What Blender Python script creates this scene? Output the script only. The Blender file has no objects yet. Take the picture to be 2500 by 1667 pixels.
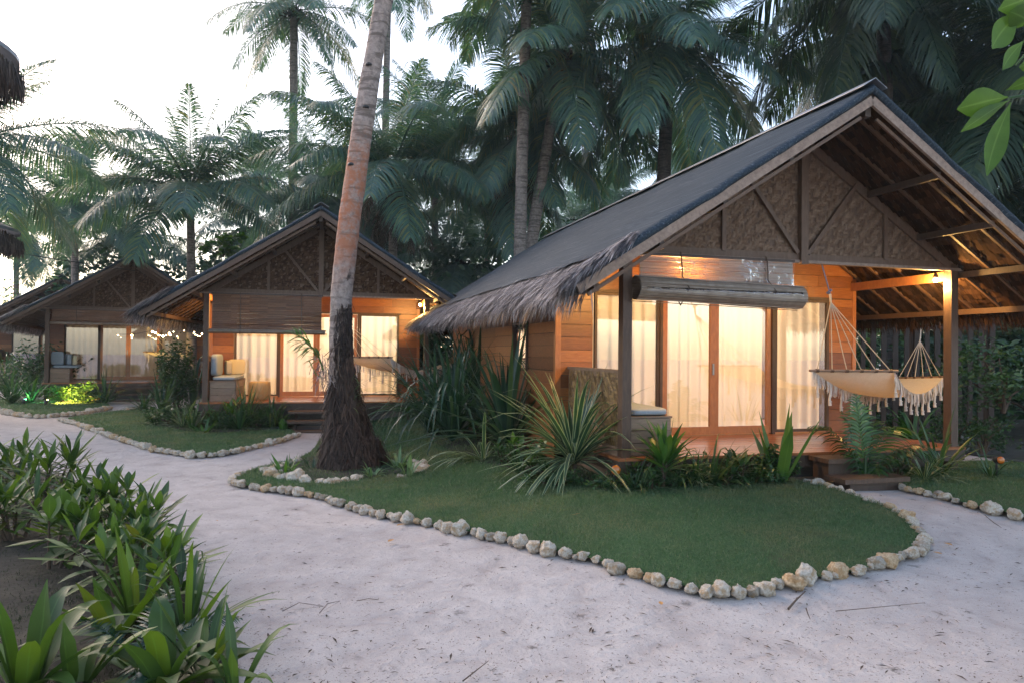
import bpy, math, random
import numpy as np
from mathutils import Vector, Matrix, noise, geometry
S = bpy.context.scene
C = S.collection
rnd = random.Random(7)
R = math.radians
HAZE = .0008

# ------------------------------------------------------------ camera model
FL, PIT, ROL, HC = 1736.4, 0.014, 0.0106, 1.7
FW = Vector((0, math.cos(PIT), math.sin(PIT))); UP = Vector((0, -math.sin(PIT), math.cos(PIT))); RT = Vector((1, 0, 0))
def ray(u, v):
    du, dv = u-1250, v-833.5
    c, s = math.cos(ROL), math.sin(ROL)
    a, b = du*c+dv*s, -du*s+dv*c
    return RT*(a/FL)+FW-UP*(b/FL)
def at(u, v, Y):
    r = ray(u, v)
    return Vector((0, 0, HC))+r*(Y/r.y)
# main cabin frame (needed by the terrain)
CAB = [(3.475, 8.583, .279, 1.0), (-4.251, 15.77, .2447, 1.0239), (-12.625, 23.646, .49, 1.0328), (-19.45, 30.8, .49, 1.03)]
_x, _y, _a, _ = CAB[0]
def hz(x, y):
    c, s = math.cos(_a), math.sin(_a)
    lx, ly = (x-_x)*c+(y-_y)*s, -(x-_x)*s+(y-_y)*c
    dx = max(-2.6-lx, lx-3.6, 0); dy = max(-1.2-ly, ly-9, 0)
    t = max(0., 1-math.hypot(dx, dy)/2.6)
    return .21*t*t*(3-2*t)
def G(u, v):
    r = ray(u, v); z = 0.
    if r.z > -.004: r.z = -.004
    for _ in range(12):
        t = (z-HC)/r.z; p = Vector((0, 0, HC))+r*t; z = .5*z+.5*hz(p.x, p.y)
    p.z = hz(p.x, p.y)
    return p

# ------------------------------------------------------------ object helpers
def tag(o, label=None, cat=None, group=None, kind=None):
    if label: o['label'] = label
    if cat: o['category'] = cat
    if group: o['group'] = group
    if kind: o['kind'] = kind
    return o
def empty(name, loc=(0, 0, 0), rz=0, sc=1):
    o = bpy.data.objects.new(name, None); C.objects.link(o)
    o.location = loc; o.rotation_euler = (0, 0, rz); o.scale = (sc,)*3; o.empty_display_size = .1
    return o
def link(name, me, mat, parent=None):
    o = bpy.data.objects.new(name, me); C.objects.link(o)
    if mat and not me.materials: me.materials.append(mat)
    if parent: o.parent = parent
    return o
def copy_tree(o, parent=None):
    c = o.copy(); C.objects.link(c)
    if parent: c.parent = parent
    for ch in list(o.children): copy_tree(ch, c)
    return c
class NP:
    def __init__(s): s.V = []; s.F = []; s.U = []; s.n = 0
    def add(s, V, F, U=None):
        V = np.asarray(V, float).reshape(-1, 3); F = np.asarray(F, int).reshape(-1, 4)
        s.V.append(V); s.F.append(F+s.n); s.U.append(np.zeros((len(V), 2)) if U is None else np.asarray(U, float)); s.n += len(V)
        return s
    def mesh(s, name, smooth=False, org=None):
        V = np.concatenate(s.V); F = np.concatenate(s.F); U = np.concatenate(s.U)
        if org is not None: V = V-np.array(org)
        me = bpy.data.meshes.new(name)
        me.vertices.add(len(V)); me.vertices.foreach_set('co', V.ravel().astype(np.float32))
        me.loops.add(F.size); me.loops.foreach_set('vertex_index', F.ravel().astype(np.int32))
        me.polygons.add(len(F)); me.polygons.foreach_set('loop_start', np.arange(0, F.size, 4, dtype=np.int32))
        try: me.polygons.foreach_set('loop_total', np.full(len(F), 4, dtype=np.int32))
        except Exception: pass
        me.polygons.foreach_set('use_smooth', np.full(len(F), bool(smooth)))
        uv = me.uv_layers.new(name='UVMap'); uv.data.foreach_set('uv', U[F.ravel()].ravel().astype(np.float32))
        me.update(calc_edges=True); me.validate()
        return me
    def build(s, name, mat, parent=None, smooth=False, org=None):
        o = link(name, s.mesh(name, smooth, org), mat, parent)
        if org is not None and parent is None: o.location = org
        elif org is not None: o.location = org
        return o
    # shapes
    def box(s, x0, x1, y0, y1, z0, z1):
        v = [(x, y, z) for z in (z0, z1) for x, y in ((x0, y0), (x1, y0), (x1, y1), (x0, y1))]
        return s.add(v, [(0, 3, 2, 1), (4, 5, 6, 7), (0, 1, 5, 4), (1, 2, 6, 5), (2, 3, 7, 6), (3, 0, 4, 7)])
    def bar(s, p, q, w, h, up=(0, 0, 1)):
        p, q = Vector(p), Vector(q); d = (q-p).normalized(); u = Vector(up)
        a = d.cross(u)
        if a.length < 1e-4: a = d.cross(Vector((0, 1, 0)))
        a.normalize(); b = a.cross(d).normalized()
        v = [e+a*(i*w/2)+b*(j*h/2) for e in (p, q) for i, j in ((-1, -1), (1, -1), (1, 1), (-1, 1))]
        return s.add(v, [(3, 2, 1, 0), (4, 5, 6, 7), (0, 1, 5, 4), (1, 2, 6, 5), (2, 3, 7, 6), (3, 0, 4, 7)])
    def tube(s, path, rad, n=8, cap=True):
        P = np.array([tuple(p) for p in path], float); m = len(P)
        rad = np.full(m, rad) if np.isscalar(rad) else np.asarray(rad, float)
        T = np.gradient(P, axis=0); T /= np.linalg.norm(T, axis=1)[:, None]+1e-9
        ref = np.array([0, 0, 1.]) if abs(T[:, 2]).mean() < .8 else np.array([1., 0, 0])
        A = np.cross(T, ref); A /= np.linalg.norm(A, axis=1)[:, None]; B = np.cross(A, T)
        th = np.linspace(0, 2*np.pi, n, endpoint=False)
        V = P[:, None]+rad[:, None, None]*(np.cos(th)[None, :, None]*A[:, None]+np.sin(th)[None, :, None]*B[:, None])
        i = np.arange(m-1)[:, None]*n; j = np.arange(n)[None]
        Fq = np.stack([i+j, i+(j+1) % n, i+n+(j+1) % n, i+n+j], -1).reshape(-1, 4)
        U = np.stack(np.broadcast_arrays(th[None]/6.283, np.linspace(0, 1, m)[:, None]), -1).reshape(-1, 2)
        V = V.reshape(-1, 3)
        if cap:
            V = np.vstack([V, P[:1], P[-1:]]); U = np.vstack([U, [[0, 0]], [[0, 1]]]); k = m*n
            ex = []
            for q in range(0, n, 2):
                ex.append((k, (q+2) % n, q+1, q)); b = (m-1)*n; ex.append((k+1, b+q, b+q+1, b+(q+2) % n))
            Fq = np.vstack([Fq, ex])
        return s.add(V, Fq, U)
    def grid(s, Pfun, nu, nv):
        V = [Pfun(i/nu, j/nv) for j in range(nv+1) for i in range(nu+1)]
        U = [(i/nu, j/nv) for j in range(nv+1) for i in range(nu+1)]
        Fq = [(j*(nu+1)+i, j*(nu+1)+i+1, (j+1)*(nu+1)+i+1, (j+1)*(nu+1)+i) for j in range(nv) for i in range(nu)]
        return s.add([tuple(p) for p in V], Fq, U)
    def lathe(s, prof, c=(0, 0, 0), n=20):
        V = []; m = len(prof)
        for r, z in prof:
            for k in range(n):
                a = 2*math.pi*k/n; V.append((c[0]+r*math.cos(a), c[1]+r*math.sin(a), c[2]+z))
        Fq = [(i*n+k, i*n+(k+1) % n, (i+1)*n+(k+1) % n, (i+1)*n+k) for i in range(m-1) for k in range(n)]
        return s.add(V, Fq)
def unit(a): return a/(np.linalg.norm(a, axis=-1, keepdims=True)+1e-12)
PROF = {'blade': lambda t: np.where(t < .15, .55+3*t, 1.)*np.clip((1-t)*2.6, .04, 1),
        'leaf': lambda t: np.clip(np.sin(np.pi*np.clip(t, 0, 1)**.85), .05, 1),
        'obov': lambda t: np.clip(np.sin(np.pi*np.clip(t, 0, 1)**1.25)*1.0, .06, 1),
        'lflt': lambda t: np.clip(1.1-t**2*1.05, .05, 1)*np.clip(.35+6*t, 0, 1),
        'strip': lambda t: 1+0*t}
def blades(P, D, L, W, droop=0., n=4, prof='blade', fold=0., side=None, pw=1.):
    P = np.asarray(P, float).reshape(-1, 3); N = len(P)
    D = unit(np.broadcast_to(np.asarray(D, float), (N, 3)).copy())
    L = np.broadcast_to(np.asarray(L, float), (N,)); W = np.broadcast_to(np.asarray(W, float), (N,)); droop = np.broadcast_to(np.asarray(droop, float), (N,))
    if side is None:
        side = np.cross(D, [0, 0, 1.]); bad = np.linalg.norm(side, axis=1) < .05
        side[bad] = [1, 0, 0]
    side = unit(np.broadcast_to(np.asarray(side, float), (N, 3)).copy())
    c = 3 if fold else 2
    V = np.empty((N, n+1, c, 3)); p = P.copy(); w = PROF[prof](np.linspace(0, 1, n+1))
    for k in range(n+1):
        t = k/n
        d = unit(D+np.array([0, 0, -1.])*(droop*(t**pw))[:, None])
        hw = (W*w[k]/2)[:, None]*side
        V[:, k, 0] = p-hw; V[:, k, -1] = p+hw
        if fold:
            nrm = np.cross(side, d); nrm *= np.where(nrm[:, 2:3] < 0, -1, 1)
            V[:, k, 1] = p-nrm*(W*w[k]*fold)[:, None]
        p = p+d*(L/n)[:, None]
    idx = (np.arange(N)[:, None]*(n+1)*c+np.arange(n)[None]*c)
    Fq = np.concatenate([np.stack([idx+j, idx+j+1, idx+c+j+1, idx+c+j], -1).reshape(-1, 4) for j in range(c-1)])
    uu = np.linspace(0, 1, c); U = np.stack(np.broadcast_arrays(uu[None, None], np.linspace(0, 1, n+1)[None, :, None]+np.zeros((N, 1, 1))), -1).reshape(-1, 2)
    return V.reshape(-1, 3), Fq, U
def sph(az, el):
    az, el = np.asarray(az), np.asarray(el)
    return np.stack([np.cos(az)*np.cos(el), np.sin(az)*np.cos(el), np.sin(el)], -1)

# ------------------------------------------------------------ materials
def nt(name):
    m = bpy.data.materials.new(name); m.use_nodes = True; t = m.node_tree
    for n in list(t.nodes): t.nodes.remove(n)
    out = t.nodes.new('ShaderNodeOutputMaterial')
    return m, t, out
def N(t, typ, **kw):
    n = t.nodes.new('ShaderNode'+typ)
    for k, v in kw.items():
        if k.startswith('_'): setattr(n, k[1:], v)
        else:
            key = k.replace('__', ' ')
            n.inputs[int(key[1:]) if key[0] == 'i' and key[1:].isdigit() else key].default_value = v
    return n
def ramp(t, fac, stops):
    r = t.nodes.new('ShaderNodeValToRGB'); e = r.color_ramp.elements
    while len(e) > 1: e.remove(e[-1])
    for i, (p, c) in enumerate(stops):
        x = e[0] if i == 0 else e.new(p)
        x.position = p; x.color = (*c, 1) if len(c) == 3 else c
    t.links.new(fac, r.inputs[0]); return r
def mixc(t, fac, a, b, mode='MIX'):
    m = t.nodes.new('ShaderNodeMix'); m.data_type = 'RGBA'; m.blend_type = mode
    for k, x in ((0, fac), (6, a), (7, b)):
        if hasattr(x, 'links'): t.links.new(x, m.inputs[k])
        else: m.inputs[k].default_value = x if k == 0 else ((*x, 1) if len(x) == 3 else x)
    return m.outputs[2]
def coords(t, scale=(1, 1, 1), kind='Object', rot=(0, 0, 0)):
    tc = t.nodes.new('ShaderNodeTexCoord'); mp = t.nodes.new('ShaderNodeMapping')
    mp.inputs['Scale'].default_value = scale; mp.inputs['Rotation'].default_value = rot
    t.links.new(tc.outputs[kind], mp.inputs[0]); return mp.outputs[0]
def nz(t, vec, scale, detail=4, rough=.6, dist=0.):
    n = N(t, 'TexNoise', Scale=scale, Detail=detail, Roughness=rough, Distortion=dist); t.links.new(vec, n.inputs['Vector']); return n.outputs['Fac']
def island(t): return t.nodes.new('ShaderNodeNewGeometry').outputs['Random Per Island']
def finish(t, out, col, rough=.6, bump=None, bs=.3, bd=.01, spec=.5, trans=None, tw=.3, metal=0., coat=0.):
    p = t.nodes.new('ShaderNodeBsdfPrincipled')
    if hasattr(col, 'links'): t.links.new(col, p.inputs['Base Color'])
    else: p.inputs['Base Color'].default_value = (*col, 1)
    if hasattr(rough, 'links'): t.links.new(rough, p.inputs['Roughness'])
    else: p.inputs['Roughness'].default_value = rough
    p.inputs['Specular IOR Level'].default_value = spec; p.inputs['Metallic'].default_value = metal; p.inputs['Coat Weight'].default_value = coat
    if bump is not None:
        b = t.nodes.new('ShaderNodeBump'); b.inputs['Strength'].default_value = bs; b.inputs['Distance'].default_value = bd
        t.links.new(bump, b.inputs['Height']); t.links.new(b.outputs[0], p.inputs['Normal'])
    sh = p.outputs[0]
    if trans is not None:
        tr = t.nodes.new('ShaderNodeBsdfTranslucent'); mx = t.nodes.new('ShaderNodeMixShader'); mx.inputs[0].default_value = tw
        if hasattr(trans, 'links'): t.links.new(trans, tr.inputs[0])
        else: tr.inputs[0].default_value = (*trans, 1)
        t.links.new(sh, mx.inputs[1]); t.links.new(tr.outputs[0], mx.inputs[2]); sh = mx.outputs[0]
    t.links.new(sh, out.inputs['Surface'])
M = {}
def mat_leaf(name, stops, rough=.42, tw=.3, spec=.5, stripe=None, hue=(1.1, 1.25, .5), yel=None, nscale=3.):
    m, t, o = nt(name); r = ramp(t, island(t), stops).outputs[0]
    r = mixc(t, nz(t, coords(t), nscale, 3), r, mixc(t, 1., r, (.45, .5, .5), 'MULTIPLY'))
    if stripe or yel:
        uv = coords(t, kind='UV'); sx = t.nodes.new('ShaderNodeSeparateXYZ'); t.links.new(uv, sx.inputs[0])
    if stripe:
        k = ramp(t, sx.outputs[0], [(0, (1, 1, 1)), (.10, (1, 1, 1)), (.16, (0, 0, 0)), (.84, (0, 0, 0)), (.90, (1, 1, 1))]).outputs[0]
        r = mixc(t, k, r, stripe)
    if yel:
        k = ramp(t, sx.outputs[0], [(0, (0, 0, 0)), (.44, (0, 0, 0)), (.5, (1, 1, 1)), (.56, (0, 0, 0))]).outputs[0]
        k2 = mixc(t, 1., k, (.45, .45, .45), 'MULTIPLY')
        r = mixc(t, k2, r, yel)
    if name == 'grass':
        r = mixc(t, ramp(t, nz(t, coords(t), .9, 5, .65), [(.47, (0, 0, 0)), (.66, (.8, .8, .8))]).outputs[0], r, (.20, .19, .10))
    tc = mixc(t, 1., r, hue, 'MULTIPLY')
    finish(t, o, r, rough, spec=spec, trans=tc, tw=tw); M[name] = m
mat_leaf('palm', [(0, (.085, .17, .155)), (.5, (.12, .225, .19)), (.82, (.15, .265, .17)), (.95, (.28, .31, .13)), (1, (.30, .24, .12))], rough=.4, hue=(1.3, 1.5, .6), tw=.35)
mat_leaf('palm_far', [(0, (.11, .20, .19)), (.6, (.15, .26, .24)), (1, (.21, .31, .21))], rough=.42, hue=(1.2, 1.4, .7), tw=.35)  # paler copy of palm for distant crowns, haze lift put into the colour
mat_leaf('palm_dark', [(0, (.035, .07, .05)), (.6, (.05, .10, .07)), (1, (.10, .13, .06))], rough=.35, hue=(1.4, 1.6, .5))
mat_leaf('palm_dead', [(0, (.035, .026, .018)), (.6, (.07, .05, .035)), (1, (.14, .10, .07))], rough=.8, tw=.1)
mat_leaf('sword', [(0, (.03, .08, .055)), (.6, (.05, .12, .08)), (1, (.09, .16, .07))], rough=.3, yel=(.02, .05, .04))
mat_leaf('striped', [(0, (.04, .10, .06)), (1, (.06, .14, .07))], rough=.35, stripe=(.40, .46, .27))
mat_leaf('broad', [(0, (.035, .11, .03)), (.5, (.06, .17, .04)), (.85, (.11, .24, .04)), (.97, (.13, .23, .04)), (1, (.22, .22, .04))], rough=.42, yel=(.12, .25, .06), hue=(1.5, 1.6, .3), tw=.3)
mat_leaf('bush', [(0, (.03, .075, .03)), (.5, (.05, .12, .045)), (.9, (.08, .17, .055)), (1, (.16, .20, .05))], rough=.35)
mat_leaf('jungle', [(0, (.05, .11, .085)), (.6, (.08, .17, .12)), (1, (.14, .23, .13))], rough=.5, tw=.3)
mat_leaf('broad_dark', [(0, (.028, .07, .02)), (.5, (.065, .13, .025)), (.85, (.13, .21, .028)), (.985, (.09, .16, .03)), (1, (.17, .17, .03))], rough=.48, yel=(.10, .2, .06), hue=(1.5, 1.6, .3), tw=.28)
mat_leaf('cover', [(0, (.012, .028, .010)), (.6, (.025, .05, .016)), (1, (.06, .055, .022))], rough=.7)
mat_leaf('fresh', [(0, (.12, .25, .17)), (.6, (.18, .34, .22)), (1, (.28, .42, .24))], rough=.5, tw=.4)
mat_leaf('near_leaf', [(0, (.045, .11, .018)), (1, (.09, .18, .025))], rough=.55, spec=.3, yel=(.16, .26, .08), nscale=14)
mat_leaf('pale_leaf', [(0, (.10, .22, .08)), (1, (.25, .36, .18))], rough=.35, yel=(.4, .5, .3))
mat_leaf('fern_brown', [(0, (.10, .12, .03)), (.5, (.16, .13, .04)), (1, (.22, .12, .05))], rough=.7)
mat_leaf('grass', [(0, (.06, .13, .055)), (.5, (.085, .18, .075)), (.85, (.13, .23, .10)), (1, (.30, .30, .18))], rough=.6, tw=.3)
def simple(name, stops, scale=(1, 1, 1), ns=6, rough=.6, bs=.2, bd=.01, isl=.5, detail=5, **kw):
    """noise plus per-piece variation through one colour ramp"""
    m, t, o = nt(name); v = coords(t, scale)
    n = nz(t, v, ns, detail)
    a = t.nodes.new('ShaderNodeMath'); a.operation = 'MULTIPLY'; a.inputs[1].default_value = isl; t.links.new(island(t), a.inputs[0])
    b = t.nodes.new('ShaderNodeMath'); b.operation = 'MULTIPLY_ADD'; b.inputs[1].default_value = 1-isl; t.links.new(n, b.inputs[0]); t.links.new(a.outputs[0], b.inputs[2])
    finish(t, o, ramp(t, b.outputs[0], stops).outputs[0], rough, bump=n, bs=bs, bd=bd, **kw); M[name] = m
simple('wall_wood', [(.15, (.07, .022, .008)), (.38, (.16, .052, .014)), (.6, (.26, .090, .023)), (.85, (.42, .17, .048))], (3, 14, 26), 2.2, rough=.42, isl=.42, bs=.12)
simple('deck_wood', [(.2, (.14, .042, .014)), (.5, (.30, .095, .03)), (.8, (.42, .155, .05))], (3, 22, 22), 2, rough=.3, isl=.4, bs=.08, coat=.08)
simple('frame_wood', [(.2, (.22, .08, .03)), (.6, (.38, .15, .05)), (.9, (.5, .22, .08))], (9, 9, 3), 3, rough=.35, isl=.2, bs=.08)
simple('dark_wood', [(.2, (.03, .018, .012)), (.6, (.07, .042, .028)), (.9, (.12, .075, .05))], (12, 12, 3), 3, rough=.6, isl=.3)
simple('gable_wood', [(.2, (.065, .038, .024)), (.5, (.12, .072, .046)), (.9, (.20, .13, .088))], (12, 12, 3), 3, rough=.65, isl=.3)
simple('post_wood', [(.2, (.045, .024, .016)), (.5, (.085, .046, .028)), (.9, (.15, .088, .054))], (14, 14, 3), 3, rough=.55, isl=.2)
simple('barge_wood', [(.2, (.14, .095, .07)), (.5, (.26, .185, .14)), (.9, (.40, .30, .235))], (5, 5, 5), 5, rough=.75, isl=.1)
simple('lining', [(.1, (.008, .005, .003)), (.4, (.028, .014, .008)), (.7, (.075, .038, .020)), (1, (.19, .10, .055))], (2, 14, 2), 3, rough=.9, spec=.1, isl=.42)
simple('rafter_wood', [(.2, (.06, .032, .018)), (.6, (.12, .065, .035)), (.9, (.20, .115, .065))], (8, 8, 8), 4, rough=.6, isl=.3)
simple('weave_brown_shade', [(.1, (.025, .012, .006)), (.4, (.06, .030, .016)), (.75, (.10, .055, .031)), (1, (.19, .115, .07))], (9, 9, 9), 5, rough=.8, spec=.15, isl=.6)  # browner weave for the far gables, with their shade darkened into the colour
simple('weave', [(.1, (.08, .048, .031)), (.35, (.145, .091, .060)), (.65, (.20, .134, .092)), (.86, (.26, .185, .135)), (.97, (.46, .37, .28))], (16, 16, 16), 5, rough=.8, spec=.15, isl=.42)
simple('weave_gold', [(.1, (.09, .05, .018)), (.5, (.20, .12, .042)), (.9, (.34, .22, .09))], (9, 9, 9), 5, rough=.5, isl=.7)
simple('net', [(.28, (.014, .023, .034)), (.5, (.024, .038, .053)), (.60, (.045, .062, .08)), (.72, (.15, .17, .19))], (26, .35, 26), 2.0, rough=.75, spec=.25, isl=0, bs=.5, bd=.03, detail=8)
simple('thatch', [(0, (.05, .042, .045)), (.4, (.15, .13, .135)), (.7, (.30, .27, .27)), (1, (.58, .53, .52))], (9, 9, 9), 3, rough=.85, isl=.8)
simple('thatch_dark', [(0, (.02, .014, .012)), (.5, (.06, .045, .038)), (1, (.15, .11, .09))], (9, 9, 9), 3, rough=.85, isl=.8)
simple('metal', [(.2, (.22, .23, .25)), (.8, (.34, .35, .37))], (2, 2, 2), 3, rough=.4, isl=.2, metal=.6)
simple('blind_slat', [(.1, (.06, .045, .036)), (.4, (.18, .14, .11)), (.9, (.36, .29, .235))], (1.5, 9, 9), 5, rough=.45, isl=.6, trans=(1, .72, .34), tw=.2)
simple('blind_dark', [(.1, (.06, .025, .011)), (.5, (.13, .055, .025)), (.9, (.24, .115, .055))], (1.5, 9, 9), 5, rough=.75, spec=.15, isl=.5, trans=(.5, .25, .08), tw=.01)
simple('rope', [(.2, (.45, .36, .26)), (.8, (.70, .60, .45))], (30, 30, 30), 5, rough=.8, isl=.3)
simple('cord_dark', [(.2, (.05, .03, .02)), (.8, (.13, .08, .05))], (30, 30, 30), 5, rough=.8)
simple('blue_rope', [(.2, (.04, .06, .16)), (.8, (.12, .16, .32))], (30, 30, 30), 5, rough=.7)
simple('canvas', [(.2, (.66, .60, .51)), (.8, (.78, .73, .64))], (3, 3, 3), 6, rough=.85, isl=0, trans=(.75, .62, .42), tw=.25)
simple('fringe_cotton', [(.1, (.40, .36, .32)), (.9, (.72, .67, .62))], (20, 20, 20), 6, rough=.9, isl=.6)
simple('cushion_blue', [(.2, (.20, .24, .28)), (.8, (.32, .36, .40))], (8, 8, 8), 8, rough=.9, isl=.1)
simple('cushion_cream', [(.2, (.52, .44, .28)), (.8, (.68, .60, .42))], (8, 8, 8), 8, rough=.9, isl=.1)
simple('cushion_print', [(.3, (.08, .07, .06)), (.5, (.50, .45, .36)), (.7, (.12, .10, .08))], (22, 22, 22), 3, rough=.9, isl=0)
simple('bench_wood', [(.2, (.14, .09, .06)), (.6, (.25, .165, .11)), (.9, (.36, .25, .17))], (3, 3, 16), 3, rough=.6, isl=.3)
simple('rattan', [(.2, (.30, .18, .06)), (.8, (.55, .36, .15))], (20, 20, 20), 5, rough=.5, isl=.5)
simple('concrete', [(.2, (.10, .09, .085)), (.8, (.17, .16, .15))], (3, 3, 3), 5, rough=.85, isl=.1)
simple('black', [(.2, (.012, .012, .012)), (.8, (.03, .03, .03))], (3, 3, 3), 5, rough=.45)
simple('pot', [(.2, (.30, .30, .31)), (.8, (.42, .42, .43))], (5, 5, 5), 5, rough=.6, isl=0)
simple('twig', [(.2, (.04, .028, .02)), (.8, (.12, .08, .055))], (20, 20, 20), 5, rough=.9)
simple('dry_leaf', [(.1, (.22, .10, .03)), (.5, (.45, .22, .06)), (.9, (.55, .34, .12))], (9, 9, 9), 5, rough=.7, isl=.7)
simple('coconut', [(.2, (.10, .07, .03)), (.8, (.25, .16, .06))], (5, 5, 5), 5, rough=.6)
simple('slat_wood', [(.1, (.012, .007, .005)), (.5, (.03, .017, .011)), (.9, (.07, .042, .03))], (6, 6, 2), 3, rough=.7, isl=.7)
simple('soil', [(.3, (.008, .008, .005)), (.5, (.018, .016, .009)), (.7, (.036, .030, .017))], (1, 1, 1), 3.5, rough=.95, isl=0, bs=.9, bd=.04, detail=10)
simple('fibre', [(0, (.010, .006, .005)), (.5, (.032, .019, .014)), (.85, (.07, .043, .032)), (1, (.16, .11, .085))], (9, 9, 9), 4, rough=.9, isl=.7)
def mk_stone():
    for nm, tint in (('stone_pale', (1, 1, 1)), ('stone_ochre', (.98, .82, .62)), ('stone_grey', (.72, .72, .72))):
        m, t, o = nt(nm); v = coords(t); n = nz(t, v, 9, 8, .7); n2 = nz(t, v, 3.5, 3)
        c = ramp(t, n, [(.25, (.20, .155, .11)), (.40, (.48, .41, .32)), (.58, (.68, .62, .53)), (.8, (.80, .76, .70))]).outputs[0]
        c = mixc(t, ramp(t, n2, [(.45, (0, 0, 0)), (.65, (.8, .8, .8))]).outputs[0], c, (.42, .27, .13))
        c = mixc(t, 1., c, tint, 'MULTIPLY')
        finish(t, o, c, .85, bump=n, bs=.9, bd=.03); M[nm] = m
mk_stone()
def mk_ground():
    m, t, o = nt('sand'); v = coords(t)
    big = nz(t, v, .35, 3); mid = nz(t, v, 3.2, 5, .65, .3); fine = nz(t, v, 22, 6, .7); vf = nz(t, v, 130, 2, .5)
    c = ramp(t, mid, [(.3, (.36, .32, .30)), (.44, (.455, .41, .385)), (.62, (.53, .485, .455))]).outputs[0]
    c = mixc(t, ramp(t, big, [(.35, (.35, .35, .35)), (.65, (0, 0, 0))]).outputs[0], c, (.34, .29, .27))
    # small dark debris
    d = ramp(t, fine, [(.585, (0, 0, 0)), (.68, (.8, .8, .8))]).outputs[0]
    dm = ramp(t, mid, [(.46, (0, 0, 0)), (.6, (1, 1, 1))]).outputs[0]
    c = mixc(t, mixc(t, 1., d, dm, 'MULTIPLY'), c, (.13, .10, .085))
    c = mixc(t, ramp(t, vf, [(.60, (0, 0, 0)), (.72, (.6, .6, .6))]).outputs[0], c, (.15, .12, .10))
    vo = N(t, 'TexVoronoi', Scale=2.4, Randomness=1.); t.links.new(v, vo.inputs['Vector'])
    spot = ramp(t, vo.outputs['Distance'], [(.03, (.9, .9, .9)), (.17, (0, 0, 0))]).outputs[0]
    c = mixc(t, mixc(t, 1., spot, ramp(t, fine, [(.45, (0, 0, 0)), (.6, (1, 1, 1))]).outputs[0], 'MULTIPLY'), c, (.07, .055, .045))
    # bump
    a = N(t, 'Math', _operation='MULTIPLY_ADD'); a.inputs[1].default_value = .22; t.links.new(fine, a.inputs[0]); t.links.new(mid, a.inputs[2])
    finish(t, o, c, .95, bump=a.outputs[0], bs=.8, bd=.05, spec=.15); M['sand'] = m
    m, t, o = nt('lawn'); v = coords(t); n = nz(t, v, 60, 5, .7); n2 = nz(t, v, 1.3, 5, .7)
    c = ramp(t, n, [(.3, (.025, .05, .022)), (.5, (.055, .11, .042)), (.7, (.10, .16, .065))]).outputs[0]
    c = mixc(t, ramp(t, n2, [(.55, (0, 0, 0)), (.75, (.7, .7, .7))]).outputs[0], c, (.11, .09, .055))
    finish(t, o, c, .9, bump=n, bs=.9, bd=.02, spec=.2); M['lawn'] = m
mk_ground()
def mk_bark():
    def bark(name, base, dark, moss=None, ringscale=9., fig=1.):
        m, t, o = nt(name); v = coords(t); s = coords(t, (1, 1, ringscale))
        n = nz(t, v, 14, 7, .7); rg = nz(t, s, 2.2, 4, .6)
        c = ramp(t, n, [(.25, dark), (.5, base), (.75, tuple(min(.7, x*1.6) for x in base))]).outputs[0]
        c = mixc(t, ramp(t, rg, [(.38, (.85, .85, .85)), (.47, (0, 0, 0))]).outputs[0], c, dark)
        if moss:
            z = t.nodes.new('ShaderNodeSeparateXYZ'); t.links.new(coords(t), z.inputs[0])
            zz = ramp(t, z.outputs[2], [(0, (0, 0, 0))]) ; mr = N(t, 'MapRange'); t.links.new(z.outputs[2], mr.inputs[0])
            mr.inputs[1].default_value = moss[0]; mr.inputs[2].default_value = moss[1]
            k = ramp(t, mr.outputs[0], [(0, (0, 0, 0)), (.3, (1, 1, 1)), (.75, (1, 1, 1)), (1, (0, 0, 0))]).outputs[0]
            k = mixc(t, 1., k, ramp(t, nz(t, v, 5, 6, .7), [(.38, (0, 0, 0)), (.58, (1, 1, 1))]).outputs[0], 'MULTIPLY')
            c = mixc(t, mixc(t, 1., k, (.85, .85, .85), 'MULTIPLY'), c, (.38, .125, .05))
            mr2 = N(t, 'MapRange'); t.links.new(z.outputs[2], mr2.inputs[0]); mr2.inputs[1].default_value = .7; mr2.inputs[2].default_value = 3.3; mr2.inputs[4].default_value = 1.9 if False else 1.0; mr2.clamp = False
            ad = N(t, 'Math', _operation='ADD'); t.links.new(mr2.outputs[0], ad.inputs[0])
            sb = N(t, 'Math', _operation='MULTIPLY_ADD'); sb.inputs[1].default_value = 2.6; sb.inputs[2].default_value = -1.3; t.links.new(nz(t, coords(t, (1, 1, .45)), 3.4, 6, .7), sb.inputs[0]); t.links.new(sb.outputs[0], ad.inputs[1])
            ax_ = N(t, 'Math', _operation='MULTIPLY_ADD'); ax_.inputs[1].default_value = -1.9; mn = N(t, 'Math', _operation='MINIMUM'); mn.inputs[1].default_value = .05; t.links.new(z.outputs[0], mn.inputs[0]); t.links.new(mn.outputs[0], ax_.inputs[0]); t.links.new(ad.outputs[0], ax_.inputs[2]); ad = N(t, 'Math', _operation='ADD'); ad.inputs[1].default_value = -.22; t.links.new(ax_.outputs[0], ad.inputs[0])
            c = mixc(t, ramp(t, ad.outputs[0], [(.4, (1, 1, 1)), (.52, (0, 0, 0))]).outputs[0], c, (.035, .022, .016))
        finish(t, o, c, .85, bump=n, bs=.7, bd=.02); M[name] = m
    bark('bark', (.20, .165, .145), (.07, .055, .048)); bark('bark_dark', (.085, .07, .06), (.025, .02, .018), None, 12.)
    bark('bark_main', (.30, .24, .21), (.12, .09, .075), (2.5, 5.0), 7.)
mk_bark()
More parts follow.
